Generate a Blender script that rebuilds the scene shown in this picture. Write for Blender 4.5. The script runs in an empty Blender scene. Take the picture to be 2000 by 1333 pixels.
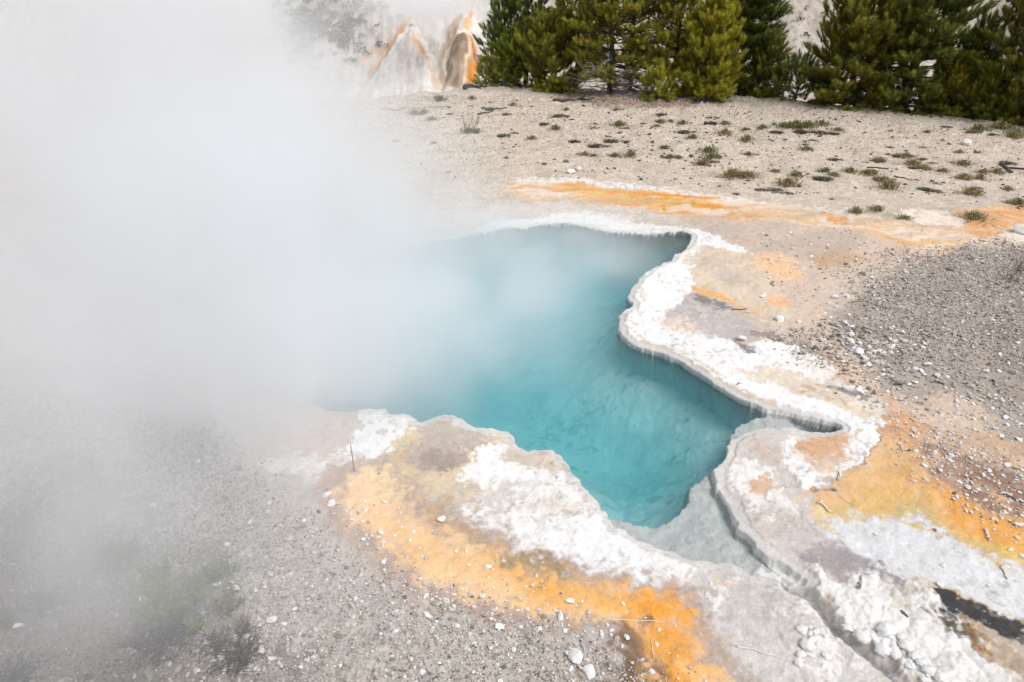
import bpy, bmesh, math, random
import numpy as np
from mathutils import Vector, Matrix, Euler

# ------------------------------------------------------------------ camera, sky, sun, exposure
SC = bpy.context.scene
COL = SC.collection
rad = math.radians
CAM_H, PITCH, FPX = 2.4, 28.5, 1333.33          # metres, degrees down, focal length in photo pixels (24 mm lens)
cam_d = bpy.data.cameras.new('camera'); cam_d.lens = 24; cam_d.sensor_width = 36; cam_d.clip_start = 0.05; cam_d.clip_end = 3000
cam = bpy.data.objects.new('camera', cam_d); COL.objects.link(cam)
cam.location = (0, 0, CAM_H); cam.rotation_euler = (rad(90 - PITCH), 0, 0)
SC.camera = cam

SUN_EL, SUN_AZ = 54, 118                          # azimuth clockwise from +y (north)
world = bpy.data.worlds.new('World'); SC.world = world; world.use_nodes = True
wn = world.node_tree
sky = wn.nodes.new('ShaderNodeTexSky'); sky.sky_type = 'NISHITA'; sky.sun_disc = False
sky.sun_elevation = rad(SUN_EL); sky.sun_rotation = rad(SUN_AZ); sky.dust_density = 4.0; sky.air_density = 1.0
hs = wn.nodes.new('ShaderNodeHueSaturation'); hs.inputs['Saturation'].default_value = 0.22   # cloud cover takes the blue out
wn.links.new(sky.outputs[0], hs.inputs['Color'])
wn.links.new(hs.outputs[0], wn.nodes['Background'].inputs[0])
wn.nodes['Background'].inputs[1].default_value = 0.15
sun_d = bpy.data.lights.new('sun', 'SUN'); sun_d.energy = 0.75; sun_d.angle = rad(30); sun_d.color = (1.0, 0.965, 0.92)
sun = bpy.data.objects.new('sun', sun_d); COL.objects.link(sun)
sd_ = Vector((math.sin(rad(SUN_AZ)) * math.cos(rad(SUN_EL)), math.cos(rad(SUN_AZ)) * math.cos(rad(SUN_EL)), math.sin(rad(SUN_EL))))
sun.rotation_euler = sd_.to_track_quat('Z', 'Y').to_euler(); sun.location = (0, 0, 30)
SC.view_settings.view_transform = 'Standard'; SC.view_settings.look = 'None'; SC.view_settings.gamma = 1
SC.view_settings.exposure = 0.38
cy = SC.cycles
cy.max_bounces = 12; cy.volume_bounces = 10; cy.diffuse_bounces = 4; cy.glossy_bounces = 3; cy.transparent_max_bounces = 12
cy.volume_step_rate = 2.0; cy.volume_max_steps = 256; cy.use_denoising = True
cy.caustics_reflective = False; cy.sample_clamp_indirect = 6

rng = np.random.default_rng(7)
random.seed(7)
TH = rad(PITCH)

# ------------------------------------------------------------------ photo point -> place on the level ground
def ray(px, py):
    dx = (px - 1000) / FPX; dy = -(py - 666.5) / FPX
    return dx, math.cos(TH) + dy * math.sin(TH), -math.sin(TH) + dy * math.cos(TH)
def G(px, py, z=0.0):
    dx, dy, dz = ray(px, py)
    t = (CAM_H - z) / -dz
    return dx * t, dy * t
def at_depth(px, py, Y):
    dx, dy, dz = ray(px, py)
    t = Y / dy
    return dx * t, Y, CAM_H + dz * t
def mpp(px, py):                                   # metres a photo pixel spans there
    dx, dy, dz = ray(px, py)
    return (CAM_H / -dz) / FPX
def GP(pts, z=0.0): return np.array([G(a, b, z) for a, b in pts])

# ------------------------------------------------------------------ numpy noise
def vnoise(x, y, seed):
    r = np.random.default_rng(seed).random((257, 257)).astype(np.float32); r[256] = r[0]; r[:, 256] = r[:, 0]
    xi = np.floor(x); yi = np.floor(y); fx = (x - xi).astype(np.float32); fy = (y - yi).astype(np.float32)
    xi = xi.astype(np.int64) & 255; yi = yi.astype(np.int64) & 255
    fx = fx * fx * (3 - 2 * fx); fy = fy * fy * (3 - 2 * fy)
    a = r[xi, yi]; b = r[xi + 1, yi]; c = r[xi, yi + 1]; d = r[xi + 1, yi + 1]
    return (a + (b - a) * fx) * (1 - fy) + (c + (d - c) * fx) * fy
def fbm(x, y, f, seed, octs=4, gain=.5):           # -1..1
    s = 0; a = 1; n = 0
    for k in range(octs):
        c, sn = math.cos(.6 + k * 1.3), math.sin(.6 + k * 1.3)
        s = s + a * (2 * vnoise((x * c - y * sn) * f + 17.3 * k, (x * sn + y * c) * f + 5.1 * k, seed + k) - 1); n += a; a *= gain; f *= 2.03
    return s / n * 1.5
def sstep(a, b, x):
    t = np.clip((x - a) / (b - a), 0, 1); return t * t * (3 - 2 * t)
def lin(c):
    c = np.asarray(c, float) / 255
    return np.where(c <= .04045, c / 12.92, ((c + .055) / 1.055) ** 2.4)
def alb(c):                                        # a colour as seen on the photo's ground -> surface colour
    return np.minimum(lin(c) * 0.86, .86)
def sdist(x, y, poly):                             # signed distance to a polygon, > 0 inside
    d = np.full(x.shape, 1e9); inside = np.zeros(x.shape, bool)
    n = len(poly)
    for i in range(n):
        ax, ay = poly[i]; bx, by = poly[(i + 1) % n]
        ex, ey = bx - ax, by - ay
        wx, wy = x - ax, y - ay
        t = np.clip((wx * ex + wy * ey) / (ex * ex + ey * ey + 1e-12), 0, 1)
        qx = wx - ex * t; qy = wy - ey * t
        d = np.minimum(d, qx * qx + qy * qy)
        c = (ay > y) != (by > y)
        if by != ay:
            inside ^= c & (x < ex * (y - ay) / (by - ay) + ax)
    d = np.sqrt(d)
    return np.where(inside, d, -d)
def spline(pts, n=5):                              # closed Catmull-Rom through points
    p = np.asarray(pts, float); out = []
    for i in range(len(p)):
        a, b, c, d = p[i - 1], p[i], p[(i + 1) % len(p)], p[(i + 2) % len(p)]
        for k in range(n):
            t = k / n
            out.append(.5 * ((2 * b) + (c - a) * t + (2 * a - 5 * b + 4 * c - d) * t * t + (3 * b - a - 3 * c + d) * t ** 3))
    return np.array(out)

# ------------------------------------------------------------------ mesh and object helpers
def mesh_np(name, v, faces, mat=None, smooth=True, cols=None, attrs=None):
    """v (n,3); faces (m,k) with k = 3 or 4, or a list of such arrays."""
    me = bpy.data.meshes.new(name)
    fl = faces if isinstance(faces, list) else [faces]
    fl = [np.asarray(f, np.int32) for f in fl if len(f)]
    loops = np.concatenate([f.ravel() for f in fl]) if fl else np.zeros(0, np.int32)
    tot = np.concatenate([np.full(len(f), f.shape[1], np.int32) for f in fl])
    st = np.concatenate([[0], np.cumsum(tot)[:-1]]).astype(np.int32)
    me.vertices.add(len(v)); me.vertices.foreach_set('co', np.asarray(v, np.float32).ravel())
    me.loops.add(len(loops)); me.loops.foreach_set('vertex_index', loops)
    me.polygons.add(len(tot)); me.polygons.foreach_set('loop_start', st)
    if cols is not None:
        c = np.ones((len(v), 4), np.float32); c[:, :3] = cols
        a = me.color_attributes.new('Col', 'FLOAT_COLOR', 'POINT'); a.data.foreach_set('color', c.ravel())
    for k, val in (attrs or {}).items():
        a = me.attributes.new(k, 'FLOAT', 'POINT'); a.data.foreach_set('value', np.asarray(val, np.float32))
    me.update(calc_edges=True); me.validate()
    me.polygons.foreach_set('use_smooth', np.full(len(me.polygons), smooth))
    if mat: me.materials.append(mat)
    return me
def link(name, me, parent=None):
    o = bpy.data.objects.new(name, me); COL.objects.link(o)
    if parent: o.parent = parent
    return o
def tag(o, label=None, cat=None, group=None, kind=None):
    if label: o['label'] = label
    if cat: o['category'] = cat
    if group: o['group'] = group
    if kind: o['kind'] = kind
    return o
def empty(name, loc, rz=0):
    o = bpy.data.objects.new(name, None); COL.objects.link(o); o.location = loc; o.rotation_euler = (0, 0, rz); o.empty_display_size = .1
    return o
def tube(path, radii, sides=5):
    path = np.asarray(path, float); n = len(path)
    d = np.gradient(path, axis=0); d /= np.linalg.norm(d, axis=1)[:, None] + 1e-9
    ref = np.array([0, 0, 1.]) if abs(d[:, 2]).mean() < .8 else np.array([1., 0, 0])
    u = np.cross(d, ref); u /= np.linalg.norm(u, axis=1)[:, None] + 1e-9
    w = np.cross(d, u)
    ang = np.arange(sides) / sides * 2 * math.pi
    v = path[:, None] + np.asarray(radii)[:, None, None] * (np.cos(ang)[None, :, None] * u[:, None] + np.sin(ang)[None, :, None] * w[:, None])
    v = v.reshape(-1, 3); f = []
    for i in range(n - 1):
        for j in range(sides):
            a = i * sides + j; b = i * sides + (j + 1) % sides
            f.append((a, b, b + sides, a + sides))
    cap = len(v); v = np.vstack([v, path[:1], path[-1:]])
    f3 = [(cap, (j + 1) % sides, j) for j in range(sides)] + [(cap + 1, (n - 1) * sides + j, (n - 1) * sides + (j + 1) % sides) for j in range(sides)]
    return v, f, f3
class MB:
    def __init__(s): s.v = []; s.q = []; s.t = []; s.c = []; s.n = 0
    def add(s, v, q=(), t=(), c=None):
        s.v.append(v)
        if len(q): s.q.append(np.asarray(q) + s.n)
        if len(t): s.t.append(np.asarray(t) + s.n)
        if c is not None: s.c.append(np.broadcast_to(np.asarray(c, float), (len(v), 3)))
        s.n += len(v)
    def tube(s, path, radii, sides=5, c=None):
        v, q, t = tube(path, radii, sides); s.add(v, q, t, c)
    def mesh(s, name, mat, smooth=True):
        fs = ([np.vstack(s.t)] if s.t else []) + ([np.vstack(s.q)] if s.q else [])
        return mesh_np(name, np.vstack(s.v), fs, mat, smooth, np.vstack(s.c) if s.c else None)

# ------------------------------------------------------------------ materials
def mat_new(name):
    m = bpy.data.materials.new(name); m.use_nodes = True
    return m, m.node_tree, m.node_tree.nodes['Principled BSDF']
def mat_attr(name, rough=.85, scale=40, var=.25, bump=.0, bscale=150, spec=.3, rough_attr=None, translucent=0, fine=None):
    m, nt, p = mat_new(name)
    N, L = nt.nodes.new, nt.links.new
    at = N('ShaderNodeAttribute'); at.attribute_name = 'Col'
    tc = N('ShaderNodeTexCoord')
    nz = N('ShaderNodeTexNoise'); nz.inputs['Scale'].default_value = scale; nz.inputs['Detail'].default_value = 5; nz.inputs['Roughness'].default_value = .65
    L(tc.outputs['Object'], nz.inputs['Vector'])
    mr = N('ShaderNodeMapRange'); mr.inputs[1].default_value = .25; mr.inputs[2].default_value = .75; mr.inputs[3].default_value = 1 - var; mr.inputs[4].default_value = 1 + var * .6
    L(nz.outputs['Fac'], mr.inputs[0])
    vm = N('ShaderNodeVectorMath'); vm.operation = 'SCALE'; L(at.outputs['Color'], vm.inputs[0]); L(mr.outputs[0], vm.inputs['Scale'])
    L(vm.outputs[0], p.inputs['Base Color'])
    p.inputs['Roughness'].default_value = rough; p.inputs['Specular IOR Level'].default_value = spec
    if rough_attr:
        ra = N('ShaderNodeAttribute'); ra.attribute_name = rough_attr
        m2 = N('ShaderNodeMapRange'); m2.inputs[3].default_value = rough; m2.inputs[4].default_value = .3
        L(ra.outputs['Fac'], m2.inputs[0]); L(m2.outputs[0], p.inputs['Roughness'])
    if bump:
        n2 = N('ShaderNodeTexNoise'); n2.inputs['Scale'].default_value = bscale; n2.inputs['Detail'].default_value = 4; n2.inputs['Roughness'].default_value = .7
        L(tc.outputs['Object'], n2.inputs['Vector'])
        b = N('ShaderNodeBump'); b.inputs['Strength'].default_value = bump; b.inputs['Distance'].default_value = .01
        L(n2.outputs['Fac'], b.inputs['Height']); L(b.outputs[0], p.inputs['Normal'])
        if rough_attr:
            ga = N('ShaderNodeAttribute'); ga.attribute_name = 'grit'
            gm = N('ShaderNodeMath'); gm.operation = 'MULTIPLY'; gm.inputs[1].default_value = bump; L(ga.outputs['Fac'], gm.inputs[0]); L(gm.outputs[0], b.inputs['Strength'])
    if translucent:
        tr = N('ShaderNodeBsdfTranslucent'); L(vm.outputs[0], tr.inputs['Color'])
        mx = N('ShaderNodeMixShader'); mx.inputs[0].default_value = translucent
        L(p.outputs[0], mx.inputs[1]); L(tr.outputs[0], mx.inputs[2]); L(mx.outputs[0], nt.nodes['Material Output'].inputs['Surface'])
    return m
M_ground = mat_attr('sinter_ground', .9, 85, .16, .4, 170, .25, 'wet')
HILL_DIM = .8
M_hill = mat_attr('bluff_rock', .95, 3, .22, .5, 8, .1)
M_stone = mat_attr('stone', .85, 60, .22, .4, 90, .3)
M_needle = mat_attr('pine_needles', .6, 30, .2, 0, 1, .3, None, .4)
M_bark = mat_attr('bark', .95, 40, .35, .6, 60, .1)
M_leaf = mat_attr('leaves', .6, 30, .2, 0, 1, .3, None, .25)
def mat_plain(name, c, rough=.8, scale=40, var=.3, bump=.4, bscale=80, metal=0):
    m, nt, p = mat_new(name); N, L = nt.nodes.new, nt.links.new
    tc = N('ShaderNodeTexCoord'); nz = N('ShaderNodeTexNoise'); nz.inputs['Scale'].default_value = scale; nz.inputs['Detail'].default_value = 5
    L(tc.outputs['Object'], nz.inputs['Vector'])
    mx = N('ShaderNodeMix'); mx.data_type = 'RGBA'; L(nz.outputs['Fac'], mx.inputs[0])
    mx.inputs[6].default_value = (*[x * (1 - var) for x in c], 1); mx.inputs[7].default_value = (*[x * (1 + var) for x in c], 1)
    L(mx.outputs[2], p.inputs['Base Color']); p.inputs['Roughness'].default_value = rough; p.inputs['Metallic'].default_value = metal
    b = N('ShaderNodeBump'); b.inputs['Strength'].default_value = bump; b.inputs['Distance'].default_value = .006
    n2 = N('ShaderNodeTexNoise'); n2.inputs['Scale'].default_value = bscale; L(tc.outputs['Object'], n2.inputs['Vector']); L(n2.outputs['Fac'], b.inputs['Height']); L(b.outputs[0], p.inputs['Normal'])
    return m

# ------------------------------------------------------------------ outlines, in photo pixels on the level ground
WATER_Z = -0.036
POOL = [(560,760),(500,720),(480,660),(540,580),(640,520),(760,485),(860,470),(960,452),(1040,443),(1095,437),(1150,445),(1210,452),(1265,457),(1310,455),(1345,456),
 (1351,468),(1340,483),(1318,497),(1310,510),(1290,517),(1262,535),(1245,550),(1232,565),(1228,580),(1238,597),(1222,608),(1210,622),(1207,640),(1215,655),(1235,670),
 (1258,680),(1280,686),(1300,692),(1330,708),(1360,728),(1390,746),(1420,764),(1450,778),(1480,790),(1520,798),(1560,808),(1600,818),(1630,826),(1641,834),(1634,843),
 (1610,847),(1577,843),(1542,838),(1500,837),(1468,838),(1433,853),(1421,866),(1418,885),(1410,898),
 (1401,912),(1400,935),(1408,955),(1425,975),(1435,1000),(1447,1030),(1460,1045),(1475,1065),(1500,1085),(1540,1108),(1575,1140),
 (1550,1150),(1520,1138),(1480,1125),(1445,1110),(1400,1098),(1350,1090),(1310,1078),(1260,1060),(1215,1040),(1195,1030),(1185,1012),(1170,994),(1160,983),(1140,960),
 (1125,940),(1115,915),(1095,892),(1080,878),(1050,876),(1030,875),(1008,862),(1006,850),(990,840),(960,838),(935,837),(915,833),(900,820),(880,816),(855,815),(835,822),
 (822,825),(800,813),(760,812),(745,805),(710,805),(685,808),(640,806),(600,790)]
SHELF = [(1170,994),(1200,1000),(1250,1008),(1290,1003),(1310,998),(1335,985),(1345,970),(1350,955),(1352,935),(1370,922),(1387,911),(1412,897),(1460,930),(1600,1100),(1600,1160),(1400,1130),(1200,1060)]
INLET = [(1510,793),(1480,801),(1447,809),(1435,819),(1431,838),(1421,858),(1440,870),(1600,870),(1660,840),(1640,815),(1560,795)]
CHAN = [(1540,1108),(1580,1140),(1600,1168),(1640,1212),(1690,1262),(1735,1290),(1775,1333),(1850,1420),(1800,1420),(1745,1335),(1700,1303),(1670,1280),(1630,1245),(1595,1212),(1560,1175),(1520,1138)]
poolW = spline(GP(POOL), 3); shelfW = GP(SHELF); inletW = GP(INLET); chanW = spline(GP(CHAN), 3)

# crest of the bank: where the level ground tips down to the river
_cp = np.array([G(*p) for p in [(300,205),(740,195),(900,180),(1000,172),(1120,174),(1400,186),(1600,205),(1800,222),(2000,247),(2200,280)]])
_o = np.argsort(_cp[:, 0])
def crest(x): return np.interp(x, _cp[_o, 0], _cp[_o, 1])

# ------------------------------------------------------------------ ground sheet (one heightfield, finest near the pool)
rows = [-6, -4, -2.5, -1.5, -.8, -.2, .2, .5, .75, .9]
while rows[-1] < 32: rows.append(rows[-1] + max(.0040, .0040 * ((rows[-1] + 1) / 2.67) ** 1.8) if rows[-1] < 18 else rows[-1] + .45)
ROWS = np.array(rows)
TT = np.concatenate([np.linspace(-5, -.9, 16), np.linspace(-.86, -.72, 20), np.linspace(-.715, .715, 1500), np.linspace(.72, .86, 20), np.linspace(.9, 5, 16)])
def width(y): return np.maximum(y + 2.5, .5)
Yg, Tg = np.meshgrid(ROWS, TT, indexing='ij')
Xg = Tg * width(Yg)
X = Xg.ravel(); Y = Yg.ravel()
near = (Y < 20) & (Y > .3) & (np.abs(Tg.ravel()) < .74)
x = X[near]; y = Y[near]
# big and small warps for ragged mineral outlines
wbx, wby = fbm(x, y, 2.6, 11, 4), fbm(x, y, 2.6, 21, 4)
wsx, wsy = fbm(x, y, 16, 31, 4), fbm(x, y, 16, 41, 4)
n_lo, n_mid, n_hi, n_grain = fbm(x, y, 1.1, 51, 5), fbm(x, y, 5, 61, 5), fbm(x, y, 24, 71, 4), fbm(x, y, 110, 81, 2)
n_br = fbm(x, y, 13, 201, 4)
sc = np.clip(y / 5, .5, 3)                          # features farther off are coarser in the photo too

# pool edge with scallops
wtx, wty = fbm(x, y, 42, 131, 3), fbm(x, y, 42, 136, 3)
ex = x + .017 * wsx + .02 * wbx + .0045 * wtx; ey = y + .017 * wsy + .02 * wby + .0045 * wty
m = (x > -4.5) & (x < 4) & (y > .8) & (y < 9)
sdP = np.full(x.shape, -9.); sdS = sdP.copy(); sdI = sdP.copy(); sdC = sdP.copy()
for arr, poly in ((sdP, poolW), (sdS, shelfW), (sdI, inletW), (sdC, chanW)): arr[m] = sdist(ex[m], ey[m], poly)
deep = np.minimum(sdP, np.minimum(-sdS, -sdI))      # distance inside the deep blue part

h = .018 * n_lo + .008 * n_mid + .0035 * n_hi
h += np.clip((y - 9) / 8, 0, 1) * (.06 * fbm(x, y, .9, 91, 4) + .035 * n_mid + .012 * n_hi)
h += .006 * sstep(-.5, -.05, sdP)                   # sinter built up round the rim
h = np.where(sdP > -.055, h - (.007 + .006 * n_hi) * sstep(-.055, -.04, sdP), h)      # thin lower lip just above the water
pit = np.where(sdP > 0, 1, 0)
floor = -.062 + .012 * n_mid + .006 * n_hi - .012 * sstep(0, .3, sdP)
ledge = .5 * fbm(x, y, 2.2, 101, 4)
dd = np.maximum(deep, 0)
floor = floor - .19 * sstep(0, .035, deep) - .23 * sstep(.0, .55, dd + .08 * ledge) - .2 * sstep(.2, 1.3, dd + .3 * ledge) + np.where(deep > .02, .010 * n_mid + .02 * ledge, 0) * sstep(.02, .2, deep)
floor = np.where((sdI > 0) & (sdP > 0), floor - .2 * sstep(.0, 1., np.clip((x - 2.05) / .5, 0, 1)) * sstep(0, .05, sdP), floor)
floor = floor + np.where(sdS > 0, .03 * sstep(2.5, 2.05, y), 0)
h = h * (1 - sstep(0, .022, sdP)) + floor * sstep(0, .022, sdP)
ch = sstep(-.012, .02, sdC) * (1 - pit)
chd = -.010 - .016 * sstep(0, .06, sdC) - .016 * sstep(-2.3, -1.9, -y)
h = h * (1 - ch) + (chd + .008 * n_hi) * ch

ox = x.copy(); oy = y.copy()                        # the pool wall leans back under the rim
u = (sdP > -.02) & (sdP < .7) & (deep > -.02)
e_ = .01
gx = (sdist(ex[u] + e_, ey[u], poolW) - sdP[u]) / e_; gy = (sdist(ex[u], ey[u] + e_, poolW) - sdP[u]) / e_
push = (.07 + .22 * sstep(5.2, 6.2, y[u])) * (1 - sstep(.0, .5, sdP[u])) * sstep(.008, .03, sdP[u]) * sstep(.0, .3, np.minimum(-sdS, -sdI)[u])
ox[u] -= gx * push; oy[u] -= gy * push

# ---- mineral colours
col = np.empty((len(x), 3)); wet = np.zeros(len(x)); grit = np.zeros(len(x))
def mixin(c, a):
    col[:] = col * (1 - a[:, None]) + alb(c) * a[:, None]
def mask(pts, f=.05, w=.06, br=0., ns=None, off=0., smooth=True):
    p = GP(pts); p = spline(p, 3) if smooth else p
    mg = f + w * 3 + .05
    s = (x > p[:, 0].min() - mg) & (x < p[:, 0].max() + mg) & (y > p[:, 1].min() - mg) & (y < p[:, 1].max() + mg)
    out = np.zeros(len(x))
    d = sdist(x[s] + w * (wbx[s] + 1. * wsx[s] + .6 * wtx[s]), y[s] + w * (wby[s] + 1. * wsy[s] + .6 * wty[s]), p) + off
    ff = f * .6
    a = sstep(-ff, ff, d + .4 * ff * n_hi[s] + .5 * ff * n_mid[s])
    if br:
        nn = (.55 * n_mid + .55 * n_br) if ns is None else ns
        a = a * (1 - br * sstep(-.1, .35, nn[s]))
    out[s] = a
    return out
def P(pts, c, f=.05, w=.06, s=1., br=0., ns=None, wetv=None):
    a = mask(pts, f, w, br, ns) * s
    mixin(c, a)
    if wetv is not None: wet[:] = wet * (1 - a) + wetv * a
    return a
col[:] = alb((211, 195, 178))
mixin((190, 178, 166), sstep(-.1, .6, n_mid) * .5)
mixin((232, 222, 210), sstep(.15, .55, n_hi) * .55)
mixin((128, 116, 102), sstep(.42, .7, n_hi * .6 + n_mid * .5) * .55 * (y > 6.5))
# near gravel and the sinter flats on this side
P([(-400,700),(300,760),(640,930),(720,1040),(900,1180),(1200,1220),(1260,1500),(-600,1500)], (196,189,182), .2, .1)
P([(-500,900),(200,980),(420,1130),(560,1230),(560,1400),(-600,1400)], (118,111,106), .35, .25, .85)
P([(1560,640),(1700,560),(1800,500),(2000,480),(2300,500),(2300,900),(1850,800),(1700,745),(1640,700)], (178,166,156), .2, .12)
P([(2000,480),(2300,480),(2300,1000),(1980,960)], (170,158,148), .2, .1)
# pinkish wet flats right of the pool
P([(1280,440),(1400,418),(1640,432),(1780,480),(1880,495),(1640,540),(1600,600),(1660,690),(1740,760),(1760,830),(1730,850),(1640,760),(1560,660),(1400,560),(1340,470)], (217,195,177), .1, .08, wetv=.6)
P([(880,420),(1000,395),(1200,400),(1340,425),(1340,450),(1100,430),(960,450)], (219,208,199), .15, .12)
P([(1440,660),(1540,655),(1640,720),(1740,770),(1850,850),(2050,880),(2100,1000),(1900,900),(1760,850),(1700,790)], (212,184,160), .14, .12)
P([(1590,500),(1640,480),(1700,500),(1680,520),(1620,535)], (196,164,126), .1, .1, .8, wetv=.7)
P([(1480,480),(1620,450),(1680,470),(1640,500),(1520,500)], (197,180,167), .1, .1, .7)
P([(1330,425),(1440,425),(1540,440),(1470,490),(1430,470)], (190,178,172), .1, .1, .5, .5)
# the far orange runoff
P([(1000,353),(1120,346),(1200,356),(1300,365),(1420,384),(1560,402),(1640,415),(1640,426),(1500,405),(1400,392),(1280,376),(1150,360),(1050,362)], (240,234,228), .08, .12, 1, .35)
n_st = fbm(x * .55 + .25 * wbx, y * 2.6 + .5 * wby, 2.6, 231, 4)
run = P([(960,375),(1010,362),(1060,357),(1130,357),(1200,369),(1260,377),(1350,379),(1420,391),(1500,401),(1580,406),(1640,428),(1700,424),(1760,437),(1830,447),(1880,446),(1905,432),(1920,418),(1960,406),(2100,400),(2100,446),(1960,452),(1900,472),(1850,492),(1780,482),(1720,462),(1640,442),(1500,432),(1400,426),(1300,419),(1200,402),(1100,386),(1020,385)], (234,206,174), .08, .1, 1, wetv=.6)
P([(1200,398),(1300,400),(1450,405),(1640,432),(1800,462),(1900,455),(1860,485),(1780,478),(1640,440),(1480,430),(1350,424)], (226,190,152), .1, .1, .8)
P([(1080,360),(1150,360),(1220,373),(1300,374),(1380,383),(1410,392),(1390,408),(1330,417),(1290,414),(1240,402),(1160,388),(1100,372)], (240,188,116), .1, .1, .85, .1)
P([(1180,371),(1260,379),(1320,378),(1360,384),(1390,392),(1340,392),(1260,386)], (236,164,56), .07, .1, .9, .2)
P([(1280,402),(1350,402),(1400,400),(1380,410),(1330,417),(1295,414)], (232,160,58), .05, .08, .9, .3)
P([(1200,386),(1260,390),(1330,392),(1350,398),(1290,402),(1230,396)], (230,206,140), .05, .08, .9)
P([(1590,410),(1650,426),(1665,438),(1630,436)], (222,156,76), .06, .05, .9, .2)
P([(1640,440),(1760,455),(1880,470),(1850,490),(1780,482),(1700,462)], (240,196,140), .06, .1, .85, .3)
P([(1870,425),(1930,412),(2060,405),(2060,440),(1960,448),(1900,468)], (230,184,138), .1, .1, .8, .2)
P([(1770,412),(1850,418),(1890,438),(1830,443),(1780,430)], (243,228,212), .06, .08, 1)
P([(1960,450),(2060,450),(2060,480),(1970,470)], (236,222,208), .06, .08, 1)
mixin((244, 236, 228), run * sstep(.22, .5, n_st) * .55)
mixin((228, 150, 62), run * sstep(.22, .5, -n_st) * .5)
mixin((196, 170, 146), run * sstep(.3, .5, fbm(x * .5, y * 2.2, 3, 241, 4)) * .4)
# flats between runoff and pool
P([(1080,418),(1150,412),(1250,418),(1330,432),(1300,440),(1200,430)], (196,182,170), .1, .12, .8, .4)
# white sinter round the pool
WH = (247, 246, 245)
P([(820,500),(900,468),(960,440),(1040,424),(1080,416),(1150,420),(1220,431),(1290,441),(1345,446),(1385,456),(1420,470),(1462,496),(1400,484),(1365,478),(1350,520),(1240,540),(1000,480),(860,520)], WH, .025, .06, 1, .2)
P([(1080,410),(1180,414),(1260,428),(1220,428),(1120,420)], (240,236,232), .05, .1, .9, .5)
P([(1318,497),(1350,508),(1353,545),(1352,562),(1321,596),(1300,617),(1320,640),(1370,645),(1415,659),(1440,673),(1458,684),(1475,666),(1517,664),(1566,677),(1598,698),(1622,715),(1629,736),(1650,747),(1678,752),(1696,761),(1715,785),(1714,813),(1720,845),(1708,866),(1703,884),(1682,898),(1657,919),(1626,943),(1598,959),(1577,957),(1566,943),(1545,912),(1531,887),(1536,866),(1542,840),(1600,830),(1500,780),(1400,740),(1300,680),(1220,650),(1250,560)], WH, .018, .035, 1, .08)
P([(1545,668),(1650,748),(1700,765),(1716,810),(1690,820),(1640,790)], (226,212,194), .05, .06, .6, .35)
# peach and grey marks on the right lobe
P([(1335,505),(1365,488),(1420,488),(1470,508),(1490,530),(1530,550),(1540,590),(1548,618),(1510,622),(1470,602),(1430,588),(1390,572),(1356,556),(1350,525)], (226,208,186), .04, .06, 1, .2)
P([(1360,515),(1400,505),(1440,530),(1470,555),(1440,560),(1390,540)], (198,184,172), .06, .08, .7, .5)
P([(1467,505),(1500,490),(1540,498),(1560,520),(1550,542),(1520,546),(1490,530)], (246,204,164), .05, .05, .95, .15)
P([(1352,550),(1365,556),(1390,568),(1440,582),(1436,590),(1390,578),(1360,566)], (236,182,116), .03, .05, .95, .25)
P([(1420,585),(1470,600),(1490,610),(1450,606)], (238,190,140), .04, .05, .8, .3)
P([(1495,585),(1520,578),(1545,584),(1540,596),(1505,600)], (244,192,148), .04, .04, .85, .2)
P([(1300,615),(1321,598),(1350,572),(1390,580),(1420,598),(1470,628),(1530,652),(1580,668),(1560,676),(1517,664),(1480,662),(1440,668),(1400,655),(1340,642),(1310,634)], (196,188,186), .05, .06, .9, .25)
P([(1355,572),(1385,576),(1425,600),(1410,606),(1375,592)], (110,106,110), .03, .05, .7, .6)
P([(1430,660),(1450,672),(1478,680),(1470,690),(1450,685)], (112,106,116), .025, .03, .85, .2)
P([(1460,645),(1530,655),(1600,680),(1640,712),(1610,700),(1540,672),(1480,660)], (150,134,116), .04, .05, .75, .35)
P([(1300,625),(1340,615),(1360,640),(1310,645)], (244,224,208), .05, .05, .8, .3)
P([(1425,728),(1470,712),(1530,712),(1580,730),(1630,758),(1680,778),(1700,806),(1670,812),(1620,790),(1560,765),(1490,745)], (226,206,182), .05, .07, .8, .4)
P([(1570,745),(1640,762),(1660,782),(1600,770)], (196,166,138), .05, .07, .7, .55)
P([(1618,742),(1650,750),(1690,772),(1670,772),(1630,756)], (92,84,78), .02, .05, .8, .75)
P([(1680,760),(1702,772),(1705,790),(1690,784)], (104,94,86), .02, .05, .7, .7)
# tan edge line set back from the lip
a = sstep(.02, 0, np.abs(sdP + .105 + .03 * wbx)) * sstep(.1, .4, n_mid + .25) * (x > .8)
mixin((214, 188, 150), a * .7)
# inner ring patches
P([(1556,866),(1578,852),(1620,848),(1652,862),(1662,884),(1640,906),(1610,925),(1588,914),(1566,895)], (214,168,126), .06, .05, .9, .3)
P([(1540,845),(1600,842),(1640,850),(1560,860)], (232,214,196), .04, .05, .8, .3)
# dark crust along the outer edge of the ring
P([(1718,836),(1722,852),(1706,890),(1684,903),(1658,926),(1628,950),(1608,962),(1600,955),(1640,928),(1690,894),(1710,862)], (70,66,64), .012, .035, .85, .55)
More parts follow.
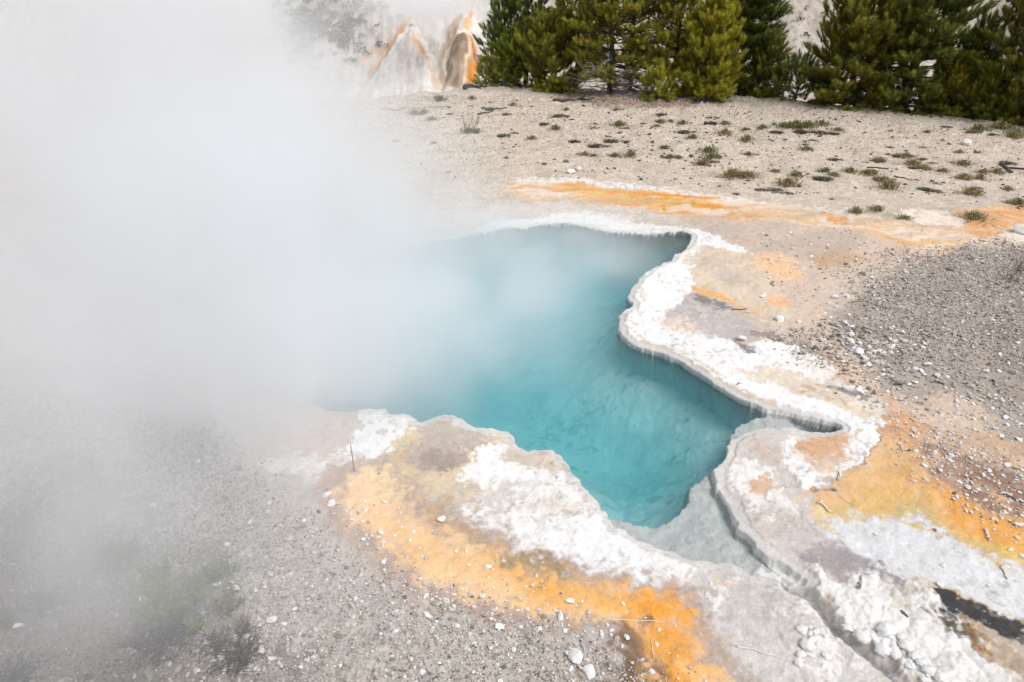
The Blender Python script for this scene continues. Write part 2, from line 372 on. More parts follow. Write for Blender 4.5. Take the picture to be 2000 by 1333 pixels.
# right lobe below the inlet
P([(1405,905),(1421,860),(1440,852),(1530,842),(1540,868),(1532,890),(1548,915),(1570,948),(1600,965),(1600,1000),(1620,1050),(1690,1080),(1720,1130),(1640,1150),(1560,1140),(1480,1070),(1440,1020),(1402,950)], (216,207,201), .03, .04, 1, .2)
P([(1425,910),(1450,893),(1480,905),(1520,930),(1545,970),(1548,1010),(1510,1012),(1460,1005),(1445,965)], (244,240,236), .03, .06, .9, .25)
P([(1462,940),(1480,930),(1515,935),(1522,960),(1500,972),(1475,965)], (216,176,140), .04, .05, .85, .3)
P([(1475,880),(1520,875),(1540,920),(1500,900)], (206,184,168), .05, .06, .7, .35)
P([(1480,1020),(1560,1010),(1600,1040),(1580,1090),(1510,1070)], (198,188,184), .08, .08, .7, .3)
P([(1570,1090),(1610,1065),(1650,1058),(1690,1082),(1690,1110),(1640,1130),(1590,1128)], (160,152,154), .05, .06, .85, .25)
P([(1590,1030),(1620,1050),(1680,1080),(1675,1090),(1620,1066)], (176,180,194), .03, .06, .7, .4)
# pale wet flat
P([(1600,1030),(1660,1008),(1720,990),(1790,1002),(1850,1040),(1920,1082),(2050,1140),(2050,1240),(1900,1165),(1800,1122),(1700,1110),(1690,1085),(1640,1060)], (222,222,223), .06, .06, 1, wetv=.75)
P([(1700,1130),(1800,1120),(1900,1160),(1960,1200),(1880,1180),(1780,1150)], (206,200,192), .08, .08, .6, .3)
# knobbly white sinter
P([(1570,1130),(1640,1140),(1700,1120),(1790,1135),(1850,1185),(1900,1230),(1960,1300),(2050,1400),(1850,1420),(1740,1300),(1650,1225),(1600,1175)], (238,236,233), .05, .06, 1, .12)
P([(1718,1118),(1740,1112),(1770,1128),(1800,1160),(1790,1168),(1755,1150),(1735,1138)], (112,112,134), .03, .05, .8, .55)
P([(1740,1130),(1790,1150),(1780,1200),(1740,1170)], (206,192,174), .06, .06, .6, .4)
P([(1815,1195),(1850,1205),(1890,1222),(1950,1260),(1940,1275),(1880,1240),(1830,1215)], (92,80,66), .02, .06, .9, .75)
P([(1900,1225),(1960,1250),(2050,1290),(2050,1340),(1960,1300)], (172,126,66), .03, .07, .8, .6)
P([(1835,1145),(1880,1150),(1950,1185),(2020,1215),(2020,1232),(1950,1198),(1880,1165)], (204,178,128), .03, .05, .85, .25)
P([(1960,1225),(2050,1250),(2050,1420),(1980,1340)], (190,178,164), .06, .08, .6, .4)
P([(1722,842),(1760,828),(1805,870),(1825,930),(1870,970),(1950,1000),(2060,1020),(2060,1130),(1940,1088),(1870,1042),(1800,1000),(1720,986),(1660,1006),(1605,1016),(1582,985),(1602,964),(1640,942),(1690,902),(1712,870)], (228,186,138), .06, .05, 1, wetv=.6)
P([(1600,1012),(1660,1004),(1720,984),(1800,1000),(1870,1042),(1940,1086),(2060,1130),(2060,1112),(1940,1070),(1870,1020),(1800,975),(1700,960),(1620,990)], (214,192,128), .07, .07, .85)
P([(1760,900),(1800,960),(1760,975),(1680,968),(1720,930)], (226,178,108), .1, .08, .7)
P([(1580,980),(1610,1000),(1650,1012),(1620,1016),(1590,1000)], (226,210,160), .05, .05, .8)
P([(1830,940),(1880,970),(1960,1000),(2060,1040),(2060,1090),(1960,1055),(1880,1020),(1850,985)], (234,166,78), .1, .07, .9, .15)
P([(1940,1065),(2060,1120),(2060,1098),(1960,1060)], (226,196,70), .04, .06, .8, .3)
P([(1730,830),(1790,850),(1850,900),(1960,940),(2060,980),(2060,1020),(1950,1000),(1870,965),(1820,930),(1790,880)], (196,158,128), .08, .1, .9, .2)
P([(1820,890),(1880,880),(1990,930),(2060,960),(2060,1010),(1940,985),(1870,940)], (140,112,96), .1, .1, .75, .35)
P([(1730,795),(1780,800),(1810,850),(1770,850),(1740,830)], (216,150,86), .06, .08, .75, .35)
P([(1760,770),(1850,760),(1920,790),(1900,830),(1820,820)], (222,198,178), .08, .08, .8, .2)
P([(1800,830),(1900,840),(2060,880),(2060,930),(1940,900),(1850,870)], (208,176,148), .08, .08, .7, .3)
P([(1826,1162),(1848,1150),(1892,1166),(1942,1187),(2010,1220),(2010,1256),(1950,1236),(1900,1216),(1855,1202)], (58,58,60), .02, .03, .97, .12)
# left shore of the pool
P([(400,830),(560,800),(690,806),(700,850),(670,900),(620,925),(500,900)], (216,199,192), .1, .08, .9)
P([(520,905),(600,890),(665,915),(650,935),(560,925)], (240,238,236), .06, .06, .8, .3)
P([(676,812),(710,800),(760,808),(800,812),(824,826),(792,850),(762,870),(745,890),(730,915),(715,934),(680,926),(658,914),(690,872),(694,840)], (247,246,246), .02, .04, 1, .05)
# left lobe: tan and yellow bacteria mats, white crust
P([(740,910),(770,870),(835,820),(900,820),(1005,845),(1000,880),(940,900),(1000,960),(960,1040),(900,1060),(860,1050),(820,1015),(790,975),(760,930)], (222,202,172), .05, .06, 1)
P([(760,880),(800,850),(800,900),(840,925),(800,940),(760,920)], (230,206,150), .05, .06, .8, .3)
P([(835,822),(856,813),(902,820),(936,836),(1006,845),(1004,862),(960,862),(920,880),(902,910),(842,926),(802,915),(785,890),(805,860)], (190,176,166), .035, .05, .95, .15)
P([(806,895),(840,878),(900,885),(910,900),(860,925),(815,915)], (156,140,130), .06, .06, .75, .25)
P([(900,820),(940,835),(1006,845),(1004,860),(960,856),(915,842)], (236,226,216), .03, .05, .8, .35)
P([(790,940),(850,925),(930,930),(960,970),(910,1000),(850,990)], (208,190,160), .08, .08, .6, .4)
P([(820,1000),(880,960),(950,970),(930,1040),(870,1040)], (204,192,186), .06, .08, .7, .4)
P([(918,892),(960,868),(1004,880),(1010,905),(1062,915),(1122,945),(1160,985),(1195,1030),(1260,1060),(1310,1080),(1332,1130),(1325,1162),(1280,1164),(1220,1142),(1150,1122),(1060,1092),(980,1082),(930,1062),(900,1036),(930,1000),(962,965),(922,945)], (243,242,241), .03, .06, 1, .22)
P([(985,885),(1048,876),(1082,880),(1106,905),(1118,938),(1090,932),(1050,915),(1000,905)], (212,198,182), .03, .05, .95, .25)
P([(1050,878),(1080,880),(1108,910),(1096,916),(1068,892)], (160,140,122), .02, .04, .6, .5)
P([(960,960),(1010,940),(1040,960),(1000,1000),(955,1030),(940,1010)], (198,182,170), .06, .07, .6, .5)
P([(1060,985),(1130,985),(1150,1010),(1100,1020),(1060,1005)], (220,206,192), .05, .06, .7, .4)
P([(1310,1078),(1350,1088),(1430,1102),(1500,1135),(1560,1180),(1620,1240),(1700,1310),(1740,1420),(1400,1420),(1380,1290),(1335,1190)], (216,211,207), .05, .06, 1, .12)
P([(1195,1030),(1260,1060),(1340,1085),(1430,1102),(1420,1112),(1320,1100),(1240,1075)], (228,214,196), .04, .05, .7, .35)
P([(1300,1095),(1325,1110),(1332,1160),(1300,1165),(1290,1130)], (248,248,248), .02, .05, 1, .2)
P([(1385,1155),(1420,1130),(1448,1140),(1430,1170),(1425,1195),(1400,1185)], (246,244,240), .02, .05, .95, .3)
P([(1400,1140),(1440,1138),(1430,1160),(1410,1160)], (232,204,160), .03, .05, .7, .3)
P([(1440,1150),(1520,1180),(1540,1240),(1470,1230),(1420,1210)], (196,190,186), .08, .08, .7, .35)
P([(1540,1180),(1600,1230),(1620,1290),(1560,1270)], (240,238,236), .05, .07, .8, .35)
# near orange runoff, with its brown margin
OB = [(690,930),(666,965),(680,1000),(720,1032),(762,1068),(800,1102),(850,1142),(900,1166),(960,1182),(1050,1196),(1130,1206),(1200,1213),(1232,1230),(1262,1262),(1292,1420),(1520,1420),(1450,1340),(1400,1322),(1370,1292),(1342,1240),(1332,1200),(1312,1170),(1240,1164),(1160,1144),(1060,1118),(1000,1098),(930,1068),(870,1048),(835,1020),(800,1000),(780,960),(762,930),(740,912)]
a = mask(OB, .09, .06, off=.11); mixin((186, 166, 154), a * .9)
a = mask(OB, .11, .035); mixin((244, 208, 166), a); wet[:] = np.maximum(wet, a * .6)
P([(720,985),(780,1000),(850,1045),(930,1085),(1060,1130),(1160,1160),(1240,1180),(1200,1200),(1060,1180),(900,1140),(800,1080)], (242,194,138), .18, .04, .8)
P([(960,1098),(1060,1120),(1160,1145),(1240,1166),(1310,1180),(1300,1200),(1200,1190),(1080,1160),(980,1120)], (240,176,92), .16, .035, .9)
P([(1235,1170),(1310,1176),(1335,1230),(1360,1290),(1400,1420),(1300,1420),(1280,1290),(1250,1230)], (236,162,66), .14, .05, .95)
P([(1350,1290),(1420,1330),(1480,1420),(1380,1420)], (240,190,128), .13, .06, .8)
P([(1215,1215),(1245,1225),(1270,1262),(1285,1420),(1205,1420),(1205,1290)], (124,92,62), .06, .05, .85, .2)
P([(985,1088),(1040,1090),(1100,1108),(1118,1128),(1060,1120),(1000,1104)], (166,146,112), .03, .05, .9, .3)
P([(860,1020),(900,1040),(940,1060),(1000,1092),(1060,1116),(1160,1142),(1240,1160),(1240,1168),(1150,1150),(1050,1124),(960,1088),(880,1052)], (196,164,124), .03, .05, .7, .45)
P([(840,1010),(880,985),(905,985),(880,1010),(862,1030)], (196,162,120), .04, .05, .7, .5)
P([(700,930),(760,920),(800,960),(790,985),(740,960)], (238,212,170), .06, .06, .7)
# needle litter under the pines
P([(1090,176),(1150,180),(1280,196),(1400,192),(1440,186),(1420,200),(1280,212),(1150,205)], (128,100,86), .25, .25, .85, .35)
P([(1560,205),(1700,216),(1850,232),(2100,268),(2100,240),(1800,215),(1600,195)], (122,98,84), .2, .2, .8, .35)
P([(1540,190),(1640,205),(1620,212),(1530,200)], (176,168,128), .2, .2, .6, .4)
kn = mask([(1560,1130),(1640,1140),(1700,1120),(1790,1135),(1850,1185),(1900,1230),(1960,1300),(2050,1400),(1850,1420),(1740,1300),(1650,1225),(1600,1175)], .1, .05)
kn = np.maximum(kn, .6 * mask([(1500,1180),(1560,1170),(1640,1240),(1720,1320),(1700,1420),(1560,1300)], .1, .05))
h += kn * (1 - ch) * (.015 * (np.abs(fbm(x, y, 9, 211, 3)) ** .7)) + kn * (1 - ch) * .005 * np.abs(fbm(x, y, 30, 221, 2))
whm = sstep(.55, .7, col.min(1)) * (1 - sstep(0, .02, sdP))          # bright sinter is a raised crust
h += whm * (1 - wet) * (.003 + .003 * np.abs(n_br) + .001 * n_hi)
# lip, walls, basin
edge = sstep(-.062, -.05, sdP + .012 * wbx)
mixin((214, 212, 209), edge * .85 * (1 - .3 * sstep(0, .5, n_hi)))
mixin((206, 204, 201), sstep(-.008, .004, sdP) * .7)
ins = sstep(.0, .02, sdP)
mixin((222, 222, 220), ins)
dp = sstep(0, .06, deep)
mixin((216, 220, 216), dp)
mixin((190, 200, 204), sstep(.0, .01, deep) * (1 - sstep(.04, .10, deep)) * .7)
ripple_flecks = sstep(.38, .6, fbm(x * .8, y * 1.15, 22, 301, 3) + .5 * fbm(x, y, 2.6, 305, 3) - .12) * dp  # dark flecks seen through the water's ripples, painted into the floor colour
mixin((80, 92, 96), ripple_flecks * .42)
mixin((170, 182, 186), sstep(.0, .5, fbm(x, y, 2.3, 315, 5)) * dp * .55)
mixin((240, 244, 240), sstep(.1, .45, fbm(x, y, 4.2, 311, 5)) * dp * .6)
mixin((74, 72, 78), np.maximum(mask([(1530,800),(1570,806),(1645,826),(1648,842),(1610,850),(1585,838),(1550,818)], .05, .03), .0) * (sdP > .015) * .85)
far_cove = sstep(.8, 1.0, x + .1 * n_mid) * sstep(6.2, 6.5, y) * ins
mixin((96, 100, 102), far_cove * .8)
mixin((206, 203, 200), ch)
cdeep = sstep(.0, .04, sdC) * (1 - pit) * sstep(-2.35, -1.95, -y + .1 * n_mid)
mixin((112, 106, 106), cdeep * .75 * sstep(-.5, .2, n_mid))
wet[:] = np.maximum(wet, ch * .8)
# grain
rdg = (1 - np.abs(fbm(x, y, 6.5, 151, 4)) * 3.2).clip(0, 1) ** 2 + .8 * (1 - np.abs(fbm(x, y, 26, 161, 3)) * 2.6).clip(0, 1) ** 2
rdg *= sstep(-.3, .3, n_mid + .5 * n_lo) * (1 - ins)
col *= 1 - .13 * rdg[:, None] * np.array([.9, 1., 1.12])
sat = 1 - sstep(.15, .4, (col.max(1) - col.min(1)) / col.max(1))
mixin((176, 166, 158), sat * (1 - ins) * sstep(.42, .6, fbm(x, y, 30, 171, 3)) * sstep(-.1, .5, fbm(x, y, 3, 181, 3)) * .55)
mixin((246, 244, 242), sat * (1 - ins) * sstep(.44, .6, fbm(x, y, 34, 191, 3)) * sstep(-.1, .5, fbm(x, y, 3.4, 195, 3)) * .3 * (y < 8))
g = 1 + .05 * n_grain + .06 * n_hi + .04 * n_mid
g = 1 + (g - 1) * sstep(-.005, -.02, sdP)
col *= np.clip(g, .6, 1.3)[:, None]
col = np.clip(col, .01, .88)

# whole sheet
Zg = np.zeros(X.shape); Cg = np.tile(alb((200, 188, 175)), (len(X), 1)); Wg = np.zeros(X.shape)
XM = X.copy(); YM = Y.copy(); XM[near] = ox; YM[near] = oy
Gr = np.ones(X.shape); Gr[near] = (1 - .85 * sstep(0, .03, sdP)) * (1 - .75 * wet)
Zg[near] = h; Cg[near] = col; Wg[near] = wet
cr = crest(X)
sdr = Y - cr
Zg += -np.where(sdr > 0, np.minimum(.5 * sdr ** 2 / (sdr + 2.2), 6.5), 0)
Zg = np.maximum(Zg, -5.2 + .0 * X)
nr, nc = Yg.shape
ii = np.arange((nr - 1) * nc).reshape(nr - 1, nc)[:, :-1].ravel()
faces = np.stack([ii, ii + 1, ii + nc + 1, ii + nc], 1)
ground = link('ground', mesh_np('ground', np.stack([XM, YM, Zg], 1), faces, M_ground, True, Cg, {'wet': Wg, 'grit': Gr}))
tag(ground, 'pale sinter ground with orange runoff bands round the hot spring', 'ground', kind='structure')
ZG = Zg.reshape(nr, nc)
def gz(px, py):                                     # ground height at points
    px = np.asarray(px, float); py = np.asarray(py, float)
    r = np.clip(np.searchsorted(ROWS, py) - 1, 0, nr - 2)
    t = px / width(py); c = np.clip(np.searchsorted(TT, t) - 1, 0, nc - 2)
    fr = np.clip((py - ROWS[r]) / (ROWS[r + 1] - ROWS[r]), 0, 1); fc = np.clip((t - TT[c]) / (TT[c + 1] - TT[c]), 0, 1)
    return (ZG[r, c] * (1 - fr) + ZG[r + 1, c] * fr) * (1 - fc) + (ZG[r, c + 1] * (1 - fr) + ZG[r + 1, c + 1] * fr) * fc
def place(px, py, dz=0.):
    a, b = G(px, py); z = float(gz(a, b))
    a, b = G(px, py, z if b < 14.5 else 0); return (a, b, float(gz(a, b)) + dz)

# ------------------------------------------------------------------ water
def make_water():
    p = spline(GP(POOL), 2); c = p.mean(0)
    d = p - c; q = c + d * 1.03 + d / np.linalg.norm(d, axis=1)[:, None] * .05
    n = len(q)
    bm = bmesh.new()
    top = [bm.verts.new((a, b, WATER_Z)) for a, b in q]; bot = [bm.verts.new((a, b, -4.2)) for a, b in q]
    bm.faces.new(top); bm.faces.new(bot[::-1])
    for i in range(n):
        bm.faces.new((top[i], bot[i], bot[(i + 1) % n], top[(i + 1) % n]))
    bmesh.ops.recalc_face_normals(bm, faces=bm.faces[:])
    me = bpy.data.meshes.new('water'); bm.to_mesh(me); bm.free()
    m = bpy.data.materials.new('hot_spring_water'); m.use_nodes = True; nt = m.node_tree; N, L = nt.nodes.new, nt.links.new
    nt.nodes.remove(nt.nodes['Principled BSDF'])
    tc = N('ShaderNodeTexCoord')
    mp = N('ShaderNodeMapping'); mp.inputs['Scale'].default_value = (1, 1.7, 1); mp.inputs['Rotation'].default_value = (0, 0, .35); L(tc.outputs['Object'], mp.inputs[0])
    n1 = N('ShaderNodeTexNoise'); n1.inputs['Scale'].default_value = 9; n1.inputs['Detail'].default_value = 4; n1.inputs['Distortion'].default_value = .6
    L(mp.outputs[0], n1.inputs['Vector'])
    b = N('ShaderNodeBump'); b.inputs['Strength'].default_value = .35; b.inputs['Distance'].default_value = .03; L(n1.outputs['Fac'], b.inputs['Height'])
    gl = N('ShaderNodeBsdfGlossy'); gl.inputs['Roughness'].default_value = .06; L(b.outputs[0], gl.inputs['Normal'])
    tr = N('ShaderNodeBsdfTransparent')
    fr = N('ShaderNodeFresnel'); fr.inputs['IOR'].default_value = 1.33; L(b.outputs[0], fr.inputs['Normal'])
    mx = N('ShaderNodeMixShader'); L(fr.outputs[0], mx.inputs[0]); L(tr.outputs[0], mx.inputs[1]); L(gl.outputs[0], mx.inputs[2])
    out = nt.nodes['Material Output']; L(mx.outputs[0], out.inputs['Surface'])
    va = N('ShaderNodeVolumeScatter'); va.inputs['Color'].default_value = (.34, .95, 1, 1); va.inputs['Density'].default_value = .75
    vb = N('ShaderNodeVolumeAbsorption'); vb.inputs['Color'].default_value = (.0, .855, .945, 1); vb.inputs['Density'].default_value = 1.0
    ad = N('ShaderNodeAddShader'); L(va.outputs[0], ad.inputs[0]); L(vb.outputs[0], ad.inputs[1]); L(ad.outputs[0], out.inputs['Volume'])
    me.materials.append(m)
    return tag(link('water', me), 'clear turquoise water filling the hot spring pool', 'water', kind='structure')
make_water()

# ------------------------------------------------------------------ bluff across the river
HY, HZ, HS = 35.0, -5.2, math.tan(rad(42))
def hill_hit(px, py):
    dx, dy, dz = ray(px, py)
    t = (HZ - HY * HS - CAM_H) / (dz - HS * dy)      # CAM_H + dz t = HZ + (dy t - HY) HS
    return dx * t, dy * t
def hill():
    ys = np.concatenate([[31.9, 33, 34], np.arange(34.5, 47, .07), np.arange(47, 60, .8), [70, 90, 140, 260, 600]])
    xs = np.concatenate([[-400, -200, -120, -80, -60, -45], np.arange(-36, 36, .075), [45, 60, 80, 120, 200, 400]])
    YY, XX = np.meshgrid(ys, xs, indexing='ij'); X = XX.ravel(); Y = YY.ravel()
    base = HZ + np.where(Y > HY, (Y - HY) * HS, 0); base = np.where(Y > 50, HZ + (50 - HY) * HS + (Y - 50) * .06, base)
    face = sstep(HY - .5, HY + 1.5, Y) * (1 - sstep(49, 52, Y))
    z = base + face * (.55 * fbm(X, Y, .22, 401, 5) + .12 * fbm(X, Y * .5, 1.6, 411, 4))
    C = np.tile(alb((205, 199, 193)), (len(X), 1))
    def mi(c, a): C[:] = C * (1 - a[:, None]) + alb(c) * a[:, None]
    n1 = fbm(X, Y, .8, 421, 5); n2 = fbm(X, Y, 4, 431, 4); st = fbm(X * 3.2, Y * .5, 1.4, 441, 4); st2 = fbm(X * 5, Y * .35, 1.2, 451, 4)
    mi((222, 214, 204), sstep(0, .5, n1) * .6)
    right = sstep(-3, 2, X)
    mi((214, 202, 190), right * .8)
    mi((120, 112, 98), right * sstep(.28, .5, n2 * .7 + n1 * .35) * .6)
    mi((150, 146, 138), (1 - right) * sstep(.2, .6, n1) * .5)
    wx = fbm(X, Y, 1.6, 461, 5) * .16
    def reg(pts, c, f=.25, s=1., br=0, stn=st, w=1.):
        p = np.array([hill_hit(a, b) for a, b in pts])
        d = sdist(X + wx * w, Y + wx * w * .6, spline(p, 3))
        a = sstep(-f, f, d) * s
        if br: a = a * (1 - br * sstep(-.2, .35, stn))
        mi(c, a); return a
    # two flowstone fans under steaming vents
    Q = lambda pts: [(500 + .375 * a, .375 * b) for a, b in pts]
    def fan(ax, ay, w0, w1, hgt, b1):
        (cx, cy), (_, by) = hill_hit(ax, ay), hill_hit(ax, b1)
        u = np.clip((cy - Y) / (cy - by), 0, 1.6)
        wd = w0 + (w1 - w0) * u
        r = np.abs(X - cx) / wd
        return np.where(Y < cy + .8, hgt * np.sqrt(np.clip(1 - r * r, 0, 1)) * sstep(-.15, .35, (cy - Y) / (cy - by)), 0)
    z = z + face * (fan(797, 55, .4, 2.6, .55, 195) + fan(904, 78, .35, 1.0, .5, 195)) + face * .07 * st * sstep(-11, -8, X) * (1 - sstep(-1.6, -.8, X))
    reg(Q([(820,60),(1000,100),(1180,120),(1160,520),(560,560),(480,330),(640,200)]), (228,220,212), .3, .95)
    vst = fbm(X * 6, Y * .5, 1.1, 471, 4)
    mi((170,160,150), sstep(.15, .5, vst) * sstep(-9.5, -8, X) * (1 - sstep(-1.6, -.8, X)) * .22)
    mi((238,235,231), sstep(.1, .5, -vst) * sstep(-9.5, -8, X) * (1 - sstep(-1.6, -.8, X)) * .5)
    reg(Q([(810,80),(700,180),(600,240),(515,290),(540,330),(640,270),(730,200),(830,110)]), (214,180,150), .16, .95, .25, n2)
    reg(Q([(800,100),(720,190),(640,235),(560,290),(600,280),(680,240),(760,170),(825,115)]), (228,172,114), .12, .9, .4, n2)
    reg(Q([(790,150),(700,230),(630,290),(580,340),(590,430),(625,355),(680,290),(740,215),(802,168)]), (230,158,84), .08, .95, .4, n2)
    reg(Q([(640,300),(700,250),(680,300),(630,350),(600,350)]), (160,134,112), .1, .7, .4, n2)
    reg(Q([(560,300),(620,250),(640,262),(590,310)]), (240,236,232), .08, .7, .4, n2)
    reg(Q([(792,158),(762,195),(722,250),(690,300),(730,275),(772,222),(802,178)]), (250,248,246), .08, .95, .3, n2)
    reg(Q([(798,165),(832,240),(882,330),(930,410),(972,490),(930,480),(890,390),(840,290),(810,220)]), (222,190,152), .1, .85, .3, vst)
    reg(Q([(800,165),(830,225),(880,320),(910,370),(880,340),(840,270),(806,190)]), (228,164,100), .06, .9, .3, n2)
    reg(Q([(780,400),(830,370),(880,420),(890,500),(800,510),(770,460)]), (232,229,224), .15, .8, .3, n2)
    reg(Q([(1010,170),(965,320),(955,420),(975,495),(1000,495),(985,400),(1000,310),(1060,200),(1080,110),(1050,110)]), (184,156,124), .1, .9, .3, vst)
    reg(Q([(1085,225),(1020,285),(992,360),(985,420),(990,500),(1140,500),(1165,350),(1130,265)]), (176,150,124), .08, .9, .25, vst)
    reg(Q([(1070,235),(1015,290),(995,350),(1000,450),(1010,495),(1050,495),(1045,400),(1070,320),(1085,360),(1090,440),(1105,330),(1095,240)]), (140,124,106), .07, .85, .65, n2)
    reg(Q([(1105,95),(1125,105),(1112,190),(1092,235),(1062,220),(1092,165)]), (238,176,106), .07, .97, .3, n2)
    reg(Q([(1060,205),(1085,200),(1100,235),(1075,250),(1040,255)]), (248,236,222), .06, .9, .3, n2)
    reg(Q([(1095,235),(1130,262),(1164,345),(1152,470),(1122,495),(1112,440),(1130,340)]), (222,142,56), .07, .95, .3, vst)
    reg(Q([(1088,240),(1106,262),(1116,330),(1112,420),(1090,495),(1068,495),(1098,400),(1098,310)]), (246,214,176), .05, .97, .2, vst)
    reg(Q([(1112,270),(1140,300),(1156,350),(1140,330),(1120,300)]), (120,98,78), .05, .8, .4, n2)
    reg(Q([(1110,440),(1150,430),(1150,495),(1105,495)]), (234,140,40), .07, .9, .3, vst)
    reg(Q([(1000,290),(990,350),(1000,400),(985,400),(980,340)]), (244,241,236), .05, .8, .4, vst)
    # dark plants and rock in the upper left
    a = reg([(520,10),(640,22),(730,40),(740,62),(700,80),(600,82),(535,60)], (160,158,150), 1.2, .4)
    mi((76, 80, 68), a * 2 * sstep(.05, .4, n2 + .5 * n1) * .8)
    g = 1 + .12 * n2
    C *= np.clip(g, .6, 1.3)[:, None]
    nr, nc = YY.shape
    ii = np.arange((nr - 1) * nc).reshape(nr - 1, nc)[:, :-1].ravel()
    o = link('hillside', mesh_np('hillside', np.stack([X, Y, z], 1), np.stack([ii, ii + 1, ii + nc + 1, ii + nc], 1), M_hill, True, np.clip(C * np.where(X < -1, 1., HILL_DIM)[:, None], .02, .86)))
    tag(o, 'steep pale river bluff with orange flowstone fans behind the pines', 'hillside', kind='structure')
    return X, Y, z, nc, xs, ys
_hX, _hY, _hz, _hn, _hxs, _hys = hill()
def hz(px, py):
    r = np.clip(np.searchsorted(_hys, py) - 1, 0, len(_hys) - 2); c = np.clip(np.searchsorted(_hxs, px) - 1, 0, len(_hxs) - 2)
    return _hz.reshape(len(_hys), -1)[r, c]

# ------------------------------------------------------------------ loose rock: shapes shared by gravel and stones
def ico(sub, seed, flat=.6, rough=.25):
    bm = bmesh.new(); bmesh.ops.create_icosphere(bm, subdivisions=sub, radius=1)
    v = np.array([u.co[:] for u in bm.verts]); f = np.array([[u.index for u in fc.verts] for fc in bm.faces]); bm.free()
    r = np.random.default_rng(seed)
    for _ in range(9):                                # planes chip the lump into a stone
        n = r.normal(size=3); n /= np.linalg.norm(n); d = r.uniform(.5, .85)
        k = v @ n - d; v = v - np.maximum(k, 0)[:, None] * n * .95
    v = v * (1 + rough * (r.random(len(v))[:, None] - .5) * (.5 if sub > 1 else 1))
    v = v * np.array([r.uniform(.8, 1.25), r.uniform(.7, 1.05), flat * r.uniform(.75, 1.2)])
    return v, f
PEB = [ico(1, 500 + i, .6) for i in range(14)]
PEBS = []
for i in range(10):                                   # coarser bits for the finest grit
    r = np.random.default_rng(600 + i)
    v = np.array([(1, 0, 0), (-.5, .87, 0), (-.5, -.87, 0), (.4, .2, .8), (-.3, -.2, .75), (.1, -.5, .5), (0, 0, -.6)]) * r.uniform(.6, 1.2, (7, 3))
    f = np.array([(0, 1, 3), (1, 4, 3), (1, 2, 4), (2, 5, 4), (2, 0, 5), (0, 3, 5), (3, 4, 5), (1, 0, 6), (2, 1, 6), (0, 2, 6)])
    PEBS.append((v, f))
def pack(pos, size, shapes, cols, sink=.35, r=rng, zs=1.):
    """many loose bits as one mesh"""
    V, F, C = [], [], []; n0 = 0
    kind = r.integers(0, len(shapes), len(pos))
    for k, (v, f) in enumerate(shapes):
        s = np.where(kind == k)[0]
        if not len(s): continue
        a = r.uniform(0, 2 * math.pi, len(s)); ca, sa = np.cos(a), np.sin(a)
        tilt = r.normal(0, .25, (len(s), 2))
        sx = size[s][:, None]
        vx = v[None, :, 0] * ca[:, None] - v[None, :, 1] * sa[:, None]; vy = v[None, :, 0] * sa[:, None] + v[None, :, 1] * ca[:, None]
        vz = v[None, :, 2] * zs + vx * tilt[:, :1] + vy * tilt[:, 1:]
        P_ = np.stack([vx * sx + pos[s][:, :1], vy * sx + pos[s][:, 1:2], (vz + sink) * sx + pos[s][:, 2:3]], -1)
        V.append(P_.reshape(-1, 3)); C.append(np.repeat(cols[s], len(v), 0))
        F.append((f[None] + (np.arange(len(s)) * len(v))[:, None, None] + n0).reshape(-1, 3)); n0 += len(s) * len(v)
    return np.vstack(V), np.vstack(F), np.vstack(C)
PAL = np.array([alb(c) for c in [(228,224,219),(205,199,193),(186,179,173),(198,186,173),(164,157,151),(140,134,129),(112,107,104),(176,160,146)]])
def scatter(n, pts, dens=None, margin=.15):
    """n random ground points inside an outline given in photo pixels, ragged at its edge"""
    p = spline(GP(pts), 3); lo, hi = p.min(0) - margin, p.max(0) + margin
    q = rng.uniform(lo, hi, (int(n), 2))
    d = sdist(q[:, 0], q[:, 1], p) + margin * fbm(q[:, 0], q[:, 1], 2.5, 77, 4)
    keep = rng.random(len(q)) < sstep(-margin, margin, d)
    q = q[keep]
    if dens is not None: q = q[rng.random(len(q)) < dens(q[:, 0], q[:, 1])]
    return q
def view_px(q):                                       # where a ground point falls in the photo frame
    zc = q[:, 1] * math.cos(TH) + CAM_H * math.sin(TH); yc = -q[:, 1] * math.sin(TH) + CAM_H * math.cos(TH)
    return 1000 + FPX * q[:, 0] / zc, 666.5 + FPX * yc / zc, zc
def dry(q):                                           # away from the water
    m = np.ones(len(q), bool); s = (q[:, 0] > -2.5) & (q[:, 0] < 2.6) & (q[:, 1] > 1.3) & (q[:, 1] < 8)
    m[s] = (sdist(q[s, 0], q[s, 1], poolW) < -.03) & (sdist(q[s, 0], q[s, 1], chanW) < -.02)
    return m
obp = spline(GP(OB), 3)
NEAR_GR = [(-300,760),(300,820),(530,940),(620,1005),(655,1065),(735,1145),(820,1205),(950,1256),(1060,1275),(1175,1285),(1205,1330),(1220,1420),(-600,1420)]
RIGHT_GR = [(1590,660),(1660,610),(1680,520),(1790,495),(1960,470),(2250,500),(2250,830),(1950,760),(1850,745),(1740,740),(1660,705)]
